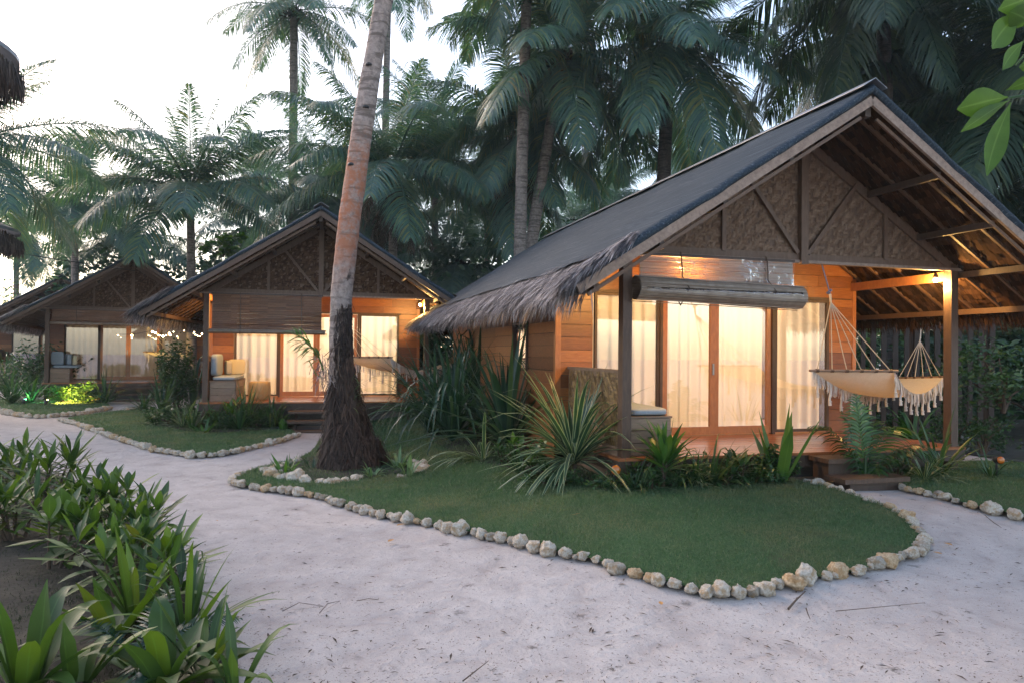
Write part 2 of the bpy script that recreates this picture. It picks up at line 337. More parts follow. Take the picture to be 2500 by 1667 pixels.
def mk_misc():
    m, t, o = nt('blind_roll'); v = coords(t, (1.2, 150, 1), 'UV'); n = nz(t, v, 1., 3, .6); n2 = nz(t, coords(t, (6, 6, 6)), 1.2, 4)
    c = ramp(t, n, [(.32, (.07, .05, .038)), (.45, (.26, .20, .15)), (.68, (.48, .40, .32))]).outputs[0]
    c = mixc(t, ramp(t, n2, [(.4, (0, 0, 0)), (.7, (.6, .6, .6))]).outputs[0], c, (.12, .075, .045))
    finish(t, o, c, .5, bump=n, bs=.8, bd=.02); M['blind_roll'] = m
    m, t, o = nt('glass'); g = N(t, 'BsdfGlossy', Roughness=.0); tr = N(t, 'BsdfTransparent'); fr = N(t, 'Fresnel', IOR=2.8); mx = N(t, 'MixShader')
    g.inputs[0].default_value = (.93, .95, 1, 1)
    t.links.new(fr.outputs[0], mx.inputs[0]); t.links.new(tr.outputs[0], mx.inputs[1]); t.links.new(g.outputs[0], mx.inputs[2]); t.links.new(mx.outputs[0], o.inputs[0]); M['glass'] = m
    m, t, o = nt('curtain'); v = coords(t, (60, 60, 60)); n = nz(t, v, 3, 2)
    finish(t, o, ramp(t, n, [(.3, (.70, .66, .60)), (.7, (.80, .77, .71))]).outputs[0], .9, bump=n, bs=.2, bd=.002, trans=(.88, .80, .64), tw=.45); M['curtain'] = m
    m, t, o = nt('plastic'); v = coords(t, (4, 4, 7)); n = nz(t, v, 1.6, 3, .5, 1.5)
    b = N(t, 'Bump', Strength=.5, Distance=.03); t.links.new(n, b.inputs['Height'])
    g = N(t, 'BsdfGlossy', Roughness=.18); tr = N(t, 'BsdfTransparent'); fr = N(t, 'Fresnel', IOR=1.34); mx = N(t, 'MixShader')
    t.links.new(b.outputs[0], g.inputs['Normal']); t.links.new(b.outputs[0], fr.inputs['Normal'])
    t.links.new(fr.outputs[0], mx.inputs[0]); t.links.new(tr.outputs[0], mx.inputs[1]); t.links.new(g.outputs[0], mx.inputs[2]); t.links.new(mx.outputs[0], o.inputs[0]); M['plastic'] = m
    def emis(name, col, st):
        m, t, o = nt(name); e = N(t, 'Emission', Strength=st); e.inputs[0].default_value = (*col, 1); t.links.new(e.outputs[0], o.inputs[0]); M[name] = m
    emis('bulb', (1, .62, .28), 24.0); emis('string_bulb', (1, .66, .3), 10.4); emis('green_lamp', (.15, 1, .5), 12.0); emis('warm_lamp', (1, .72, .2), 12.0)
    m, t, o = nt('orange_lens'); finish(t, o, (.75, .22, .02), .15, spec=.8, trans=(1, .35, .03), tw=.4, coat=.6); M['orange_lens'] = m
mk_misc()

# ------------------------------------------------------------ cabins (local frame: x along the front, y into the house, z up)
o_, ZR, ZE, WE, ZT, WP, ZD, DP, ZDT, YB = 1.107, 4.44, 2.337, 3.29, 2.80, 2.30, .54, 1.72, 2.516, 9.6
SL = (ZR-ZE)/WE
rz_ = lambda x: ZR-SL*abs(x)
def weave(acc, x0, x1, z0, z1, y, a=.034, inside=lambda x, z: True, seed=1, axis='x'):
    r = np.random.RandomState(seed); nx, nz_ = int((x1-x0)/a)+1, int((z1-z0)/a)+1
    P, D, L, S_ = [], [], [], []
    for j in range(-2, nz_):
        for i in range(-2, nx):
            k = (i-j+int(7*noise.noise(Vector((x0+(i//7)*1.7, z0+(j//6)*2.3, seed)))+3)) % 6
            if k == 0: p = (x0+i*a, z0+(j+.5)*a); d = (1, 0)
            elif k == 5: p = (x0+(i+.5)*a, z0+j*a); d = (0, 1)
            else: continue
            q = (p[0]+d[0]*1.5*a, p[1]+d[1]*1.5*a)
            if x0 <= q[0] <= x1 and z0 <= q[1] <= z1 and inside(*q): P.append(p); D.append(d)
    P = np.array(P); D = np.array(D, float); n = len(P)
    ln = 3*a*r.uniform(.93, 1.03, n); w = a*r.uniform(.88, 1.05, n); off = r.uniform(-.004, .004, n)
    V = np.empty((n, 4, 2, 3)); Sd = np.stack([-D[:, 1], D[:, 0]], -1)
    for k, (t, b) in enumerate(((0, .004), (.33, -.003), (.67, -.003), (1, .004))):
        c = P+D*(ln*t)[:, None]
        for s in (0, 1):
            q = c+Sd*(w*(s-.5))[:, None]
            V[:, k, s, 0] = q[:, 0]; V[:, k, s, 2] = q[:, 1]; V[:, k, s, 1] = y+b+off
    if axis == 'y': V = V[..., [1, 0, 2]]
    i = np.arange(n)[:, None]*8+np.arange(3)[None]*2
    acc.add(V.reshape(-1, 3), np.stack([i, i+1, i+3, i+2], -1).reshape(-1, 4))
def planks(acc, x0, x1, z0, z1, y, seed=0, ph=.17, th=.02, axis='x', top=None, joints=True):
    r = random.Random(seed); z = z0
    while z < z1-.02:
        h = min(ph, z1-z); xs = [x0]
        if joints and x1-x0 > 1.2:
            while xs[-1] < x1-1.3: xs.append(xs[-1]+r.uniform(.9, 2.0))
            if x1-xs[-1] < .3: xs.pop()
        xs.append(x1)
        for a, b in zip(xs[:-1], xs[1:]):
            zm = z+h; o = r.uniform(-.002, .002)
            if top:      # clipped under the roof slope
                lo = [x for x in (a, b) if top(x) > z+.012]
                if not lo and not (a < 0 < b and top(0) > z+.02): continue
                xa, xb = a+.0015, b-.0015
                lim = (ZR-.08-z-.012)/SL
                xa, xb = max(xa, -lim), min(xb, lim)
                if xb-xa < .02: continue
                X_ = [xa]+[q for q in (-(ZR-.08-z-h)/SL, (ZR-.08-z-h)/SL, 0.) if xa < q < xb]+[xb]; X_ = sorted(set(X_))
                for p, q in zip(X_, X_[1:]):
                    tp, tq = min(z+h-.0015, top(p)), min(z+h-.0015, top(q))
                    acc.add([(p, y+o, z+.003), (q, y+o, z+.003), (q, y+th+o, z+.003), (p, y+th+o, z+.003), (p, y+o, tp), (q, y+o, tq), (q, y+th+o, tq), (p, y+th+o, tp)],
                            [(0, 3, 2, 1), (4, 5, 6, 7), (0, 1, 5, 4), (1, 2, 6, 5), (2, 3, 7, 6), (3, 0, 4, 7)])
                continue
            if axis == 'x': acc.box(a+.002, b-.002, y+o, y+th+o, z+.005, zm-.002)
            else: acc.box(y+o, y+th+o, a+.002, b-.002, z+.005, zm-.002)
        z += ph
def thatch_eave(side, seed):
    r = np.random.RandomState(seed); n = 8600; ys = r.uniform(-o_-.10, YB+.05, n)
    s = r.uniform(-.42, .16, n); x = WE+s
    z = ZR-SL*x+.07+r.uniform(-.02, .05, n)-np.maximum(0, s)*.35
    P = np.stack([side*x, ys, z], -1)
    D = np.stack([side*np.ones(n), r.normal(0, .22, n)-.25*(ys < -.6), -SL+r.normal(0, .12, n)], -1)
    L = r.uniform(.18, .40, n); L[s > 0] *= .75
    a = NP(); a.add(*blades(P, D, L, r.uniform(.007, .020, n), r.uniform(.2, 1.6, n), 3, 'blade'))
    # ragged ends hanging along the eave
    n = 4200; ys = r.uniform(-o_-.08, YB+.03, n); P = np.stack([side*(WE+r.uniform(-.12, .14, n)), ys, ZE-.02+r.uniform(-.06, .05, n)-.0*ys], -1)
    D = np.stack([side*r.uniform(.1, .9, n), r.normal(0, .3, n), -r.uniform(.5, 1.3, n)], -1)
    a.add(*blades(P, D, r.uniform(.12, .34, n), r.uniform(.006, .016, n), .6, 2, 'blade'))
    # front rake corner tufts
    n = 2000; t = r.uniform(-.1, .6, n); x = WE-t
    P = np.stack([side*x, -o_-.06+r.uniform(0, .14, n), ZR-SL*x+.10+r.uniform(-.02, .05, n)], -1)
    D = np.stack([side*np.ones(n), r.normal(-.25, .35, n), -SL+r.normal(0, .18, n)], -1)
    a.add(*blades(P, D, r.uniform(.15, .34, n), r.uniform(.007, .017, n), r.uniform(.2, 1.2, n), 3, 'blade'))
    return a
def build_cabin():
    root = empty('cabin')
    # --- roof cover
    a = NP()
    for sd in (-1, 1):
        nu, nv = 46, 90
        def f(u, v, sd=sd):
            x = u*(WE-.22); y = -o_-.05+v*(YB+o_+.10)
            z = ZR-SL*x+.135+.035*noise.noise(Vector((x*1.6, y*.9, sd*5)))+.012*noise.noise(Vector((x*7, y*5, 3)))-.03*math.sin(math.pi*u)
            j = round(v*nv)
            if j < 6: y = -o_-.07+[.045, .0, -.0, .03, .075, .12][j]; z -= [.105, .075, .04, .015, .004, 0][j]*(1+.25*noise.noise(Vector((x*3, 0, 1))))
            if v == 1: z -= .12
            return (sd*x, y, z)
        a.grid(f, nu, nv)
    roof = a.build('roof', M['net'], root, smooth=True)
    a = NP()
    for sd in (-1, 1):   # thick thatch body under the net
        a.add([(sd*0, -o_+.0, ZR+.06), (sd*0, YB, ZR+.06), (sd*(WE+.02), YB, ZE+.05), (sd*(WE+.02), -o_, ZE+.05),
               (sd*0, -o_, ZR-.03), (sd*0, YB, ZR-.03), (sd*(WE+.02), YB, ZE-.04), (sd*(WE+.02), -o_, ZE-.04)],
              [(0, 1, 2, 3), (2, 3, 7, 6), (0, 3, 7, 4), (1, 2, 6, 5)])
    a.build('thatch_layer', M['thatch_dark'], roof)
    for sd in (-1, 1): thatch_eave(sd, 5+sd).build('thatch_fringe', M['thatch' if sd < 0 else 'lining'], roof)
    # --- shingle lining seen from below
    a = NP(); r = np.random.RandomState(3); L = math.hypot(WE, ZR-ZE); nrow = int(L/.105)
    for sd in (-1, 1):
        for k in range(nrow):
            x0, x1 = WE*k/nrow, WE*(k+1.1)/nrow
            y = -o_+.02
            while y < YB-.02:
                w = r.uniform(.03, .085); y1 = min(y+w, YB-.02)
                d0, d1 = .040+r.uniform(0, .008), .072+r.uniform(0, .026)
                a.add([(sd*x0, y, rz_(x0)-d0), (sd*x0, y1, rz_(x0)-d0), (sd*x1, y1, rz_(x1)-d1-r.uniform(0, .006)), (sd*x1, y, rz_(x1)-d1-r.uniform(0, .006))], [(0, 1, 2, 3)])
                y = y1+.004
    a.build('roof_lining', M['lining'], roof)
    for sd in (-1, 1):
        ys = [-o_+.25+.42*k for k in range(26)]
        for k, y in enumerate(ys):
            if y > YB-.1 or (y > 5 and k % 2): continue
            b = NP(); b.bar((sd*.06, y, rz_(.06)-.09), (sd*(WE-.04), y, rz_(WE-.04)-.09), .035, .035); b.build('rafter', M['rafter_wood'], roof)
        for x in (.95, 1.72, 2.42, 3.1):
            b = NP(); b.bar((sd*x, -o_+.03, rz_(x)-.145), (sd*x, YB-.05, rz_(x)-.145), .05, .075, (0, 0, 1)); b.build('purlin', M['dark_wood' if x != 3.1 else 'rafter_wood'], roof)
        b = NP(); b.bar((0, -o_-.02, ZR-.045), (sd*(WE+.02), -o_-.02, rz_(WE+.02)-.045), .035, .092, (0, 0, 1)); b.build('bargeboard', M['barge_wood'], roof)
        b = NP(); b.bar((sd*.1, -o_+.03, rz_(.1)-.16), (sd*(WE-.1), -o_+.03, rz_(WE-.1)-.16), .025, .035, (0, 0, 1)); b.build('barge_batten', M['rafter_wood'], roof)
    b = NP()
    for sd in (-1, 1): b.add([(0, -o_-.075, ZR+.175), (0, YB+.05, ZR+.175), (sd*.15, YB+.05, ZR+.175-.15*SL+.0), (sd*.15, -o_-.075, ZR+.175-.15*SL), (0, -o_-.075, ZR+.18), (0, YB+.05, ZR+.18), (sd*.15, YB+.05, ZR+.18-.15*SL), (sd*.15, -o_-.075, ZR+.18-.15*SL)], [(0, 1, 2, 3), (4, 5, 6, 7), (0, 3, 7, 4), (2, 3, 7, 6)])
    b.build('ridge_cap', M['metal'], roof)
    b = NP(); b.bar((0, -o_+.03, ZR-.15), (0, YB-.05, ZR-.15), .07, .10); b.build('ridge_beam', M['dark_wood'], roof)
    # --- gable
    gz = ZT+.06
    a = NP(); weave(a, -2.36, 2.36, gz, ZR, -.01, .025, lambda x, z: z < rz_(x)-.05, 4)
    g = a.build('gable_panel', M['weave'], root)
    b = NP(); b.add([(-2.4, .004, gz), (2.4, .004, gz), (0.01, .004, ZR-.12), (-.01, .004, ZR-.12), (-2.4, .03, gz), (2.4, .03, gz), (.01, .03, ZR-.12), (-.01, .03, ZR-.12)], [(0, 1, 2, 3), (7, 6, 5, 4), (0, 4, 5, 1), (1, 5, 6, 2), (0, 3, 7, 4)])
    b.build('gable_backing', M['gable_wood'], g)
    b = NP(); b.bar((0, -.05, ZT-.02), (0, -.05, ZR-.2), .10, .07, (0, 1, 0)); b.build('king_post', M['gable_wood'], g)
    for x in (-1.08, 1.22):
        b = NP(); b.bar((x, -.035, gz+.03), (x, -.035, rz_(x)-.1), .05, .035, (0, 1, 0)); b.build('stud', M['gable_wood'], g)
    for sd in (-1, 1):
        b = NP(); b.bar((sd*.07, -.042, gz+.05), (sd*.80, -.042, rz_(.80)-.10), .05, .04, (0, 1, 0)); b.build('brace', M['gable_wood'], g)
        b = NP(); b.bar((sd*.1, -.03, rz_(.1)-.16), (sd*2.35, -.03, rz_(2.35)-.16), .04, .09, (0, 0, 1)); b.build('top_plate', M['gable_wood'], g)
    b = NP(); b.box(-2.42, 2.42, -.04, .05, ZT, ZT+.11); b.build('tie_beam', M['gable_wood'], root)
    b = NP(); b.box(-2.44, 2.44, -.062, -.042, ZT-.005, ZT+.03); b.build('beam_trim', M['barge_wood'], root)
    for sd in (-1, 1):
        b = NP(); b.bar((sd*(WP-.02), .06, ZT-.07), (sd*(WP-.02), DP+.06, ZT-.07), .06, .12); b.build('porch_beam', M['frame_wood'], root)
        b = NP(); b.box(sd*WP-.055, sd*WP+.055, -.06, .06, -.12, ZT+.08); b.build('post', M['post_wood'], root)
    # --- deck
    a = NP(); r = random.Random(5); y = -.12
    while y < DP+.05:
        xs = [-2.42]+sorted(r.uniform(-1.8, 1.9) for _ in range(2))+[2.42]
        for p, q in zip(xs[:-1], xs[1:]): a.box(p+.001, q-.001, y+.0015, y+.092, ZD-.03, ZD+r.uniform(-.001, .001))
        y += .095
    dk = a.build('deck', M['deck_wood'], root)
    b = NP(); b.box(-2.42, 2.42, -.10, -.06, ZD-.17, ZD-.032); b.box(-2.41, -2.37, -.05, DP, ZD-.17, ZD-.032); b.box(2.37, 2.41, -.05, DP, ZD-.17, ZD-.032); b.build('deck_fascia', M['dark_wood'], dk)
    b = NP(); b.box(-2.2, 2.25, .22, DP, -.25, ZD-.175); b.build('foundation', M['concrete'], dk)
    # --- walls
    a = NP()
    planks(a, -2.5, -1.98, ZD, ZDT+.02, DP, 1); planks(a, 1.83, WP, ZD, ZDT+.02, DP, 2); planks(a, -2.5, WP, ZDT+.03, 4.3, DP, 3, top=lambda x: rz_(x)-.08)
    fw = a.build('front_wall', M['wall_wood'], root)
    b = NP(); b.box(-2.48, -1.99, DP+.026, DP+.034, ZD, 2.8); b.box(1.86, WP-.02, DP+.026, DP+.034, ZD, 2.8); b.box(-1.99, 1.86, DP+.026, DP+.034, ZDT+.04, 2.8); b.box(-2.46, -2.452, DP+.07, 1.98+DP-.66, .3, 2.75); b.box(-2.46, -2.452, 3.82, 8.78, .3, 2.75); b.box(-2.46, -2.452, 3.02, 3.82, .3, 1.40); b.box(-2.46, -2.452, 3.02, 3.82, 2.17, 2.75); b.box(WP-.03, WP-.022, DP+.07, 8.78, .3, 2.8); b.build('light_stop_backing', M['dark_wood'], fw)  # unseen boards added behind the planks to stop room light leaking through
    b = NP(); b.box(-2.52, -2.44, DP-.012, DP+.06, ZD, 2.72); b.build('corner_post', M['frame_wood'], fw)
    b = NP(); b.box(WP-.02, WP+.045, DP-.012, DP+.06, ZD, 2.85); b.build('corner_post', M['frame_wood'], fw)
    a = NP(); wy0, wy1, wz0, wz1 = 3.05, 3.75, 1.45, 2.12
    planks(a, DP+.06, 4.97, .25, wz0, -2.5, 4, axis='y'); planks(a, DP+.06, wy0, wz0, wz1, -2.5, 5, axis='y'); planks(a, wy1, 4.97, wz0, wz1, -2.5, 6, axis='y'); planks(a, DP+.06, 4.97, wz1, 2.75, -2.5, 7, axis='y')
    planks(a, 4.97, 8.8, .25, 2.75, -2.5, 8, axis='y')
    sw = a.build('side_wall', M['wall_wood'], root)
    b = NP(); b.box(-2.53, -2.45, wy0-.05, wy0, wz0-.04, wz1+.04); b.box(-2.53, -2.45, wy1, wy1+.05, wz0-.04, wz1+.04); b.box(-2.53, -2.45, wy0, wy1, wz1, wz1+.04); b.box(-2.53, -2.45, wy0, wy1, wz0-.04, wz0)
    w = b.build('window', M['dark_wood'], sw)
    b = NP(); b.add([(-2.49, wy0, wz0), (-2.49, wy1, wz0), (-2.49, wy1, wz1), (-2.49, wy0, wz1)], [(0, 1, 2, 3)]); b.build('window_pane', M['glass'], w)
    b = NP(); b.grid(lambda u, v: (-2.42+.02*math.sin(u*30), wy0+.02+u*(wy1-wy0-.04), wz0+v*(wz1-wz0)), 40, 2); b.build('window_curtain', M['curtain'], w, smooth=True)
    a = NP(); planks(a, DP+.06, 8.8, .25, 2.9, WP-.01, 9, axis='y'); a.build('side_wall', M['wall_wood'], root)
    a = NP(); planks(a, -2.5, WP, .25, 4.3, 8.8, 10, top=lambda x: rz_(x)-.08); a.build('back_wall', M['wall_wood'], root)
    b = NP(); b.box(-2.46, WP-.03, DP+.03, 8.78, ZD-.06, ZD-.02); b.build('room_floor', M['deck_wood'], root)
    b = NP(); b.box(-2.46, WP-.03, DP+.03, 8.78, 2.74, 2.76); b.build('room_ceiling', M['bench_wood'], root)
    # --- door and window set
    y = DP-.03; XS = [-1.96, -.955, -.115, .83, 1.81]
    def frame(name, x0, x1, z0, z1, w, mat, y, wb=None, parent=root, dep=.05):
        wb = wb or w; b = NP(); b.box(x0, x0+w, y, y+dep, z0, z1); b.box(x1-w, x1, y, y+dep, z0, z1); b.box(x0+w, x1-w, y, y+dep, z1-w, z1); b.box(x0+w, x1-w, y, y+dep, z0, z0+wb)
        f = b.build(name, mat, parent)
        g = NP(); g.add([(x0+w, y+dep/2, z0+wb), (x1-w, y+dep/2, z0+wb), (x1-w, y+dep/2, z1-w), (x0+w, y+dep/2, z1-w)], [(0, 1, 2, 3)]); g.build('glass_pane', M['glass'], f)
        return f
    frame('fixed_window', XS[0], XS[1]-.03, ZD+.02, ZDT, .035, M['dark_wood'], y)
    frame('fixed_window', XS[3]+.06, XS[4]+.03, ZD+.02, ZDT, .04, M['dark_wood'], y)
    d1 = frame('sliding_door', XS[1]+.015, XS[2]-.002, ZD+.012, ZDT-.02, .07, M['frame_wood'], y-.012, .11)
    d2 = frame('sliding_door', XS[2]+.002, XS[3], ZD+.012, ZDT-.02, .07, M['frame_wood'], y+.004, .11)
    b = NP(); b.box(XS[2]-.045, XS[2]-.02, y-.03, y-.013, 1.40, 1.56); b.build('door_handle', M['metal'], d1)
    b = NP(); b.box(XS[1]-.03, XS[1]+.012, y-.02, y+.06, ZD, ZDT); b.box(XS[3]+.003, XS[3]+.057, y-.02, y+.06, ZD, ZDT); b.box(XS[0]-.03, XS[4]+.07, y-.02, y+.06, ZDT+.002, ZDT+.04); b.build('door_frame', M['dark_wood'], root)
    # --- bench and woven side panel
    b = NP(); planks(b, -2.22, -1.72, ZD+.004, ZD+.42, .02, 21, ph=.14); planks(b, .045, DP-.1, ZD+.004, ZD+.42, -1.72, 22, ph=.14, axis='y'); b.box(-2.23, -1.70, .01, DP-.1, ZD+.425, ZD+.445)
    b.build('bench', M['bench_wood'], root)
    a = NP(); weave(a, .07, DP-.04, ZD+.1, 1.46, -2.33, .026, seed=9, axis='y')
    p = a.build('bench_back_panel', M['weave_gold'], root)
    b = NP(); b.box(-2.325, -2.30, .06, DP-.01, ZD+.02, 1.47); b.box(-2.345, -2.28, .06, DP-.01, 1.472, 1.51); b.build('panel_frame', M['bench_wood'], p)
    a = NP(); planks(a, .06, DP, .1, ZD+.1, -2.36, 23, axis='y'); a.build('deck_skirt', M['bench_wood'], root)
    # --- lamps under the beam
    for x, nm in ((WP-.14, 'porch_lamp'), (-1.55, 'porch_lamp')):
        b = NP(); b.lathe([(.012, 0), (.03, .0), (.035, .02), (.022, .045), (.022, .06)], (x, .10, ZT-.085), 12); h = b.build(nm, M['black'], root, smooth=True)
        b = NP(); b.lathe([(.002, -.055), (.018, -.05), (.028, -.03), (.026, -.01), (.014, .0)], (x, .10, ZT-.09), 14); b.build('bulb', M['bulb'], h, smooth=True)
    return root
cab = build_cabin()
def place(o, k):
    x, y, a, s = CAB[k]; o.location = (x, y, 0); o.rotation_euler = (0, 0, a); o.scale = (s,)*3
CL = ['nearest wooden cabin, with the large woven gable and hammock on its right', 'second cabin, behind the leaning palm trunk, with brightly lit curtains',
      'third cabin from the right, dark porch with string lights and unlit gable', 'farthest cabin at the left edge, only its roof slope showing behind the third']
cabs = [cab]
for k in range(1, 4): cabs.append(copy_tree(cab))
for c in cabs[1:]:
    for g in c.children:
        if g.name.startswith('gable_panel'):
            if 'wb' not in M: M['wb'] = g.data.copy(); M['wb'].materials.clear(); M['wb'].materials.append(M['weave_brown_shade'])
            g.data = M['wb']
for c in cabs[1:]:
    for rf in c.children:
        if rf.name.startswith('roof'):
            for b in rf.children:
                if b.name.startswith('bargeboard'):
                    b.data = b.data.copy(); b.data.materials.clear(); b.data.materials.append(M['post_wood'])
for k, c in enumerate(cabs): place(c, k); tag(c, CL[k], 'cabin', 'row of thatched wooden cabins')
def MX(k):
    x, y, a, s = CAB[k]; return Matrix.Translation((x, y, 0)) @ Matrix.Rotation(a, 4, 'Z') @ Matrix.Scale(s, 4)
def local(o, k, p):       # place a top-level thing built around its own origin at local point p of cabin k
    x, y, a, s = CAB[k]; o.location = MX(k) @ Vector(p); o.rotation_euler = (0, 0, a); o.scale = (s,)*3; return o
def lamp(name, k, p, power, col=(1, .56, .17), rad=.03, parent=None):
    l = bpy.data.lights.new(name, 'POINT'); l.energy = power; l.color = col; l.shadow_soft_size = rad
    o = bpy.data.objects.new(name, l); C.objects.link(o); o.location = MX(k) @ Vector(p) if k is not None else p; return o
LP = 2.1
for k, (p1, p2, pin) in enumerate(((8, 12, 62), (12, 12, 80), (0, 0, 8), (0, 0, 0))):
    if p1: lamp('porch_light', k, (WP-.14, .13, ZT-.19), p1*LP)
    if p2: lamp('porch_light', k, (-1.55, .13, ZT-.19), p2*LP)
    if pin: lamp('room_light', k, (.3, 4.6, 2.3), pin*LP, (1, .78, .52), .15)
# unlit bulbs on the dark cabins
for c in cabs[2:]:
    for ch in c.children:
        if ch.name.startswith('porch_lamp'):
            for b in ch.children: b.data = b.data.copy(); b.data.materials.clear(); b.data.materials.append(M['pot'])
# curtains
def curtain(k, x0, x1, label, seed, ex=0):
    r = random.Random(seed); a, b, c = r.uniform(0, 6), r.uniform(0, 6), r.uniform(9, 11)
    w = x1-x0; g = NP()
    def f(u, v):
        x = u*w; ph = x*c*3.3+a+1.1*math.sin(x*4+b)
        return (x-w/2, .030*math.sin(ph)*(1-.35*v)+.012*math.sin(ph*.5+b), v*(ZDT-ZD-.03)+.008*math.sin(ph)*(v == 0))
    g.grid(f, 110, 6); o = g.build('curtain', M['curtain'], None, smooth=True)
    local(o, k, ((x0+x1)/2, DP+.13, ZD+.02)); tag(o, label, 'curtain', 'curtains behind the cabin glass')
cn = [('nearest', 'cabin'), ('second', 'cabin'), ('third', 'cabin')]
pos4 = ['behind the left fixed pane', 'behind the left sliding door', 'behind the right sliding door', 'behind the right fixed pane']
for k, w in ((0, 'pale pleated curtain {} of the nearest cabin'), (1, 'bright cream curtain {} of the second cabin'), (2, 'dim grey curtain {} of the dark third cabin')):
    for j, (x0, x1) in enumerate(((-1.93, -.98), (-.93, -.12), (-.10, .80), (.88, 1.80))): curtain(k, x0, x1, w.format(pos4[j]), k*7+j)
# steps
def steps(k, x0, x1, n, label, top):
    root = empty('wood_steps')
    rise = .17
    for j in range(n):
        z = top-j*rise; y = -.34*j
        b = NP(); b.box(x0-(.07*j if k == 0 else 0), x1+(.03*j if k == 0 else 0), y-.36, y-.02, z-.05, z); b.build('step_tread', M['post_wood'], root)
        if k == 0: b = NP(); b.box(x0+.03, x1-.03, y-.32, y-.06, z-.25, z-.052); b.build('riser', M['dark_wood'], root)
    if k:
        for x in (x0+.16, x1-.16): b = NP(); b.bar((x, -.05, top-.07), (x, -.34*n-.02, top-n*rise-.05), .05, .12); b.build('stringer', M['dark_wood'], root)
    local(root, k, (0, -.12, 0)); tag(root, label, 'steps', 'wooden steps up to the porches')
steps(0, .02, .80, 2, 'low wooden steps up to the deck of the nearest cabin', ZD-.03)
steps(1, -.62, .9, 3, 'dark open steps up to the second cabin, partly behind the palm trunk', ZD-.17)
steps(2, -.6, 1.0, 3, 'dark open steps of the third cabin with pale slippers on them', ZD-.17)
# roller blinds
def blind(k, x0, x1, z0, rr, mat, label, plast):
    root = empty('roller_blind'); w = x1-x0; r = random.Random(k+40); z1 = ZT-.01
    a = NP(); z = z1; n = 0
    while z > z0:
        h = r.uniform(.011, .017); sg = r.uniform(-.004, .004)
        seg = 6
        for q in range(seg):
            xa, xb = -w/2+w*q/seg, -w/2+w*(q+1)/seg
            wob = lambda x: .006*math.sin(x*2.3+z*9)+.02*((z1-z)/(z1-z0))**2*0
            a.bar((xa, wob(xa), z+sg*math.sin(q)), (xb, wob(xb), z+sg*math.sin(q+1)), .006, h, (0, 0, 1))
        z -= h*(1 if k == 0 else .8)+((.004 if r.random() < .2 else -.0015) if k == 0 else 0)
    a.build('slat_sheet', M[mat], root)
    def rad(x, th): return rr*(1+.05*math.sin(x*3+k)+.03*math.sin(th*5+x*4))
    a = NP()
    def f(u, v):
        x = -w/2-.06+u*(w+.14); th = v*2*math.pi*2.25+2; q = rr*(1-.20*(1-v))*(1+.04*math.sin(x*3.1+k))
        return (x, q*math.cos(th)-.02, z0-rr*.6-.05*u*(k == 0)+q*math.sin(th)*.92)
    a.grid(f, 50, 56); a.build('rolled_slats', M['blind_roll'], root, smooth=True)
    a = NP()
    for j in range(9):   # rough slat edges on the roll
        th = j/9*6.283; x0_, x1_ = -w/2-.07-r.uniform(0, .03), w/2+.09+r.uniform(-.02, .03)
        a.bar((x0_, rr*1.02*math.cos(th)-.02, z0-rr*.6+rr*.95*math.sin(th)), (x1_, rr*1.02*math.cos(th)-.02, z0-rr*.6-.05*(k == 0)+rr*.95*math.sin(th)), r.uniform(.005, .010), r.uniform(.005, .010))
    a.build('roll_slat', M[mat], root)
    if plast:
        a = NP()
        def g(u, v): x = -w/2+u*w; return (x, -.03-.03*noise.noise(Vector((x*2.2, v*1.5+x, k)))-.007*noise.noise(Vector((x*9, v*4+x*5, k))), z1-v*(z1-z0+rr*.9)) if v < .78 else (x, -.03-rr*1.06*math.sin(min(1.5, (v-.78)/.22*1.7+.25)), z1-v*(z1-z0+rr*.9))
        a.grid(g, 90, 26); a.build('plastic_sheet', M['plastic'], root, smooth=True)
    for x in (-w*.25, w*.31):
        a = NP(); a.tube([(x, -.01, z1+.05), (x, -.035, z1), (x+.01, -.04, z0+rr*.3), (x+.01, -.02-rr*1.15, z0-rr*.6), (x, -.02, z0-rr*1.75), (x, rr, z0-rr*.6)], .008, 6); a.build('cord', M['cord_dark'], root)
    b = NP(); b.bar((-w/2-.02, .0, z1+.015), (w/2+.02, 0, z1+.015), .03, .03); b.build('head_rail', M['dark_wood'], root)
    local(root, k, ((x0+x1)/2, -.085, 0)); tag(root, label, 'blind', 'rolled slat blinds hung from the gable beams')
blind(0, -2.17, -.17, 2.51, .155, 'blind_slat', 'half rolled bamboo blind in clear plastic on the nearest cabin, lit from behind', True)
blind(1, -2.18, .02, 2.05, .05, 'blind_dark', 'brown slat blind let well down on the second cabin', True)
blind(2, -2.18, .35, 2.40, .05, 'blind_dark', 'short dark blind with shiny plastic folds on the third cabin', True)
# cushions, stool, slippers
def cushion(name, w, d, h, mat, k, p, label, cat='cushion', rx=0, rzz=0):
    g = NP()
    bm = [(i, j) for i in range(2) for j in range(2)]
    def shell(u, v):
        th, ph = u*2*math.pi, (v-.5)*math.pi
        c = lambda a, e: math.copysign(abs(a)**e, a)
        return (w/2*c(math.cos(ph), .28)*c(math.cos(th), .28), d/2*c(math.cos(ph), .28)*c(math.sin(th), .28), h/2+h/2*c(math.sin(ph), .4)*(1+.0*u))
    g.grid(shell, 40, 20); o = g.build(name, M[mat], None, smooth=True); local(o, k, p); o.rotation_euler = (rx, 0, CAB[k][2]+rzz); tag(o, label, cat); return o
zb = ZD+.445
cushion('seat_cushion', .50, DP-.2, .09, 'cushion_blue', 0, (-1.95, .80, zb), 'flat grey blue seat cushion on the bench of the nearest cabin')
cushion('back_cushion', .12, 1.2, .42, 'cushion_blue', 0, (-2.20, .85, zb+.092), 'upright grey cushion behind the left post of the nearest cabin')
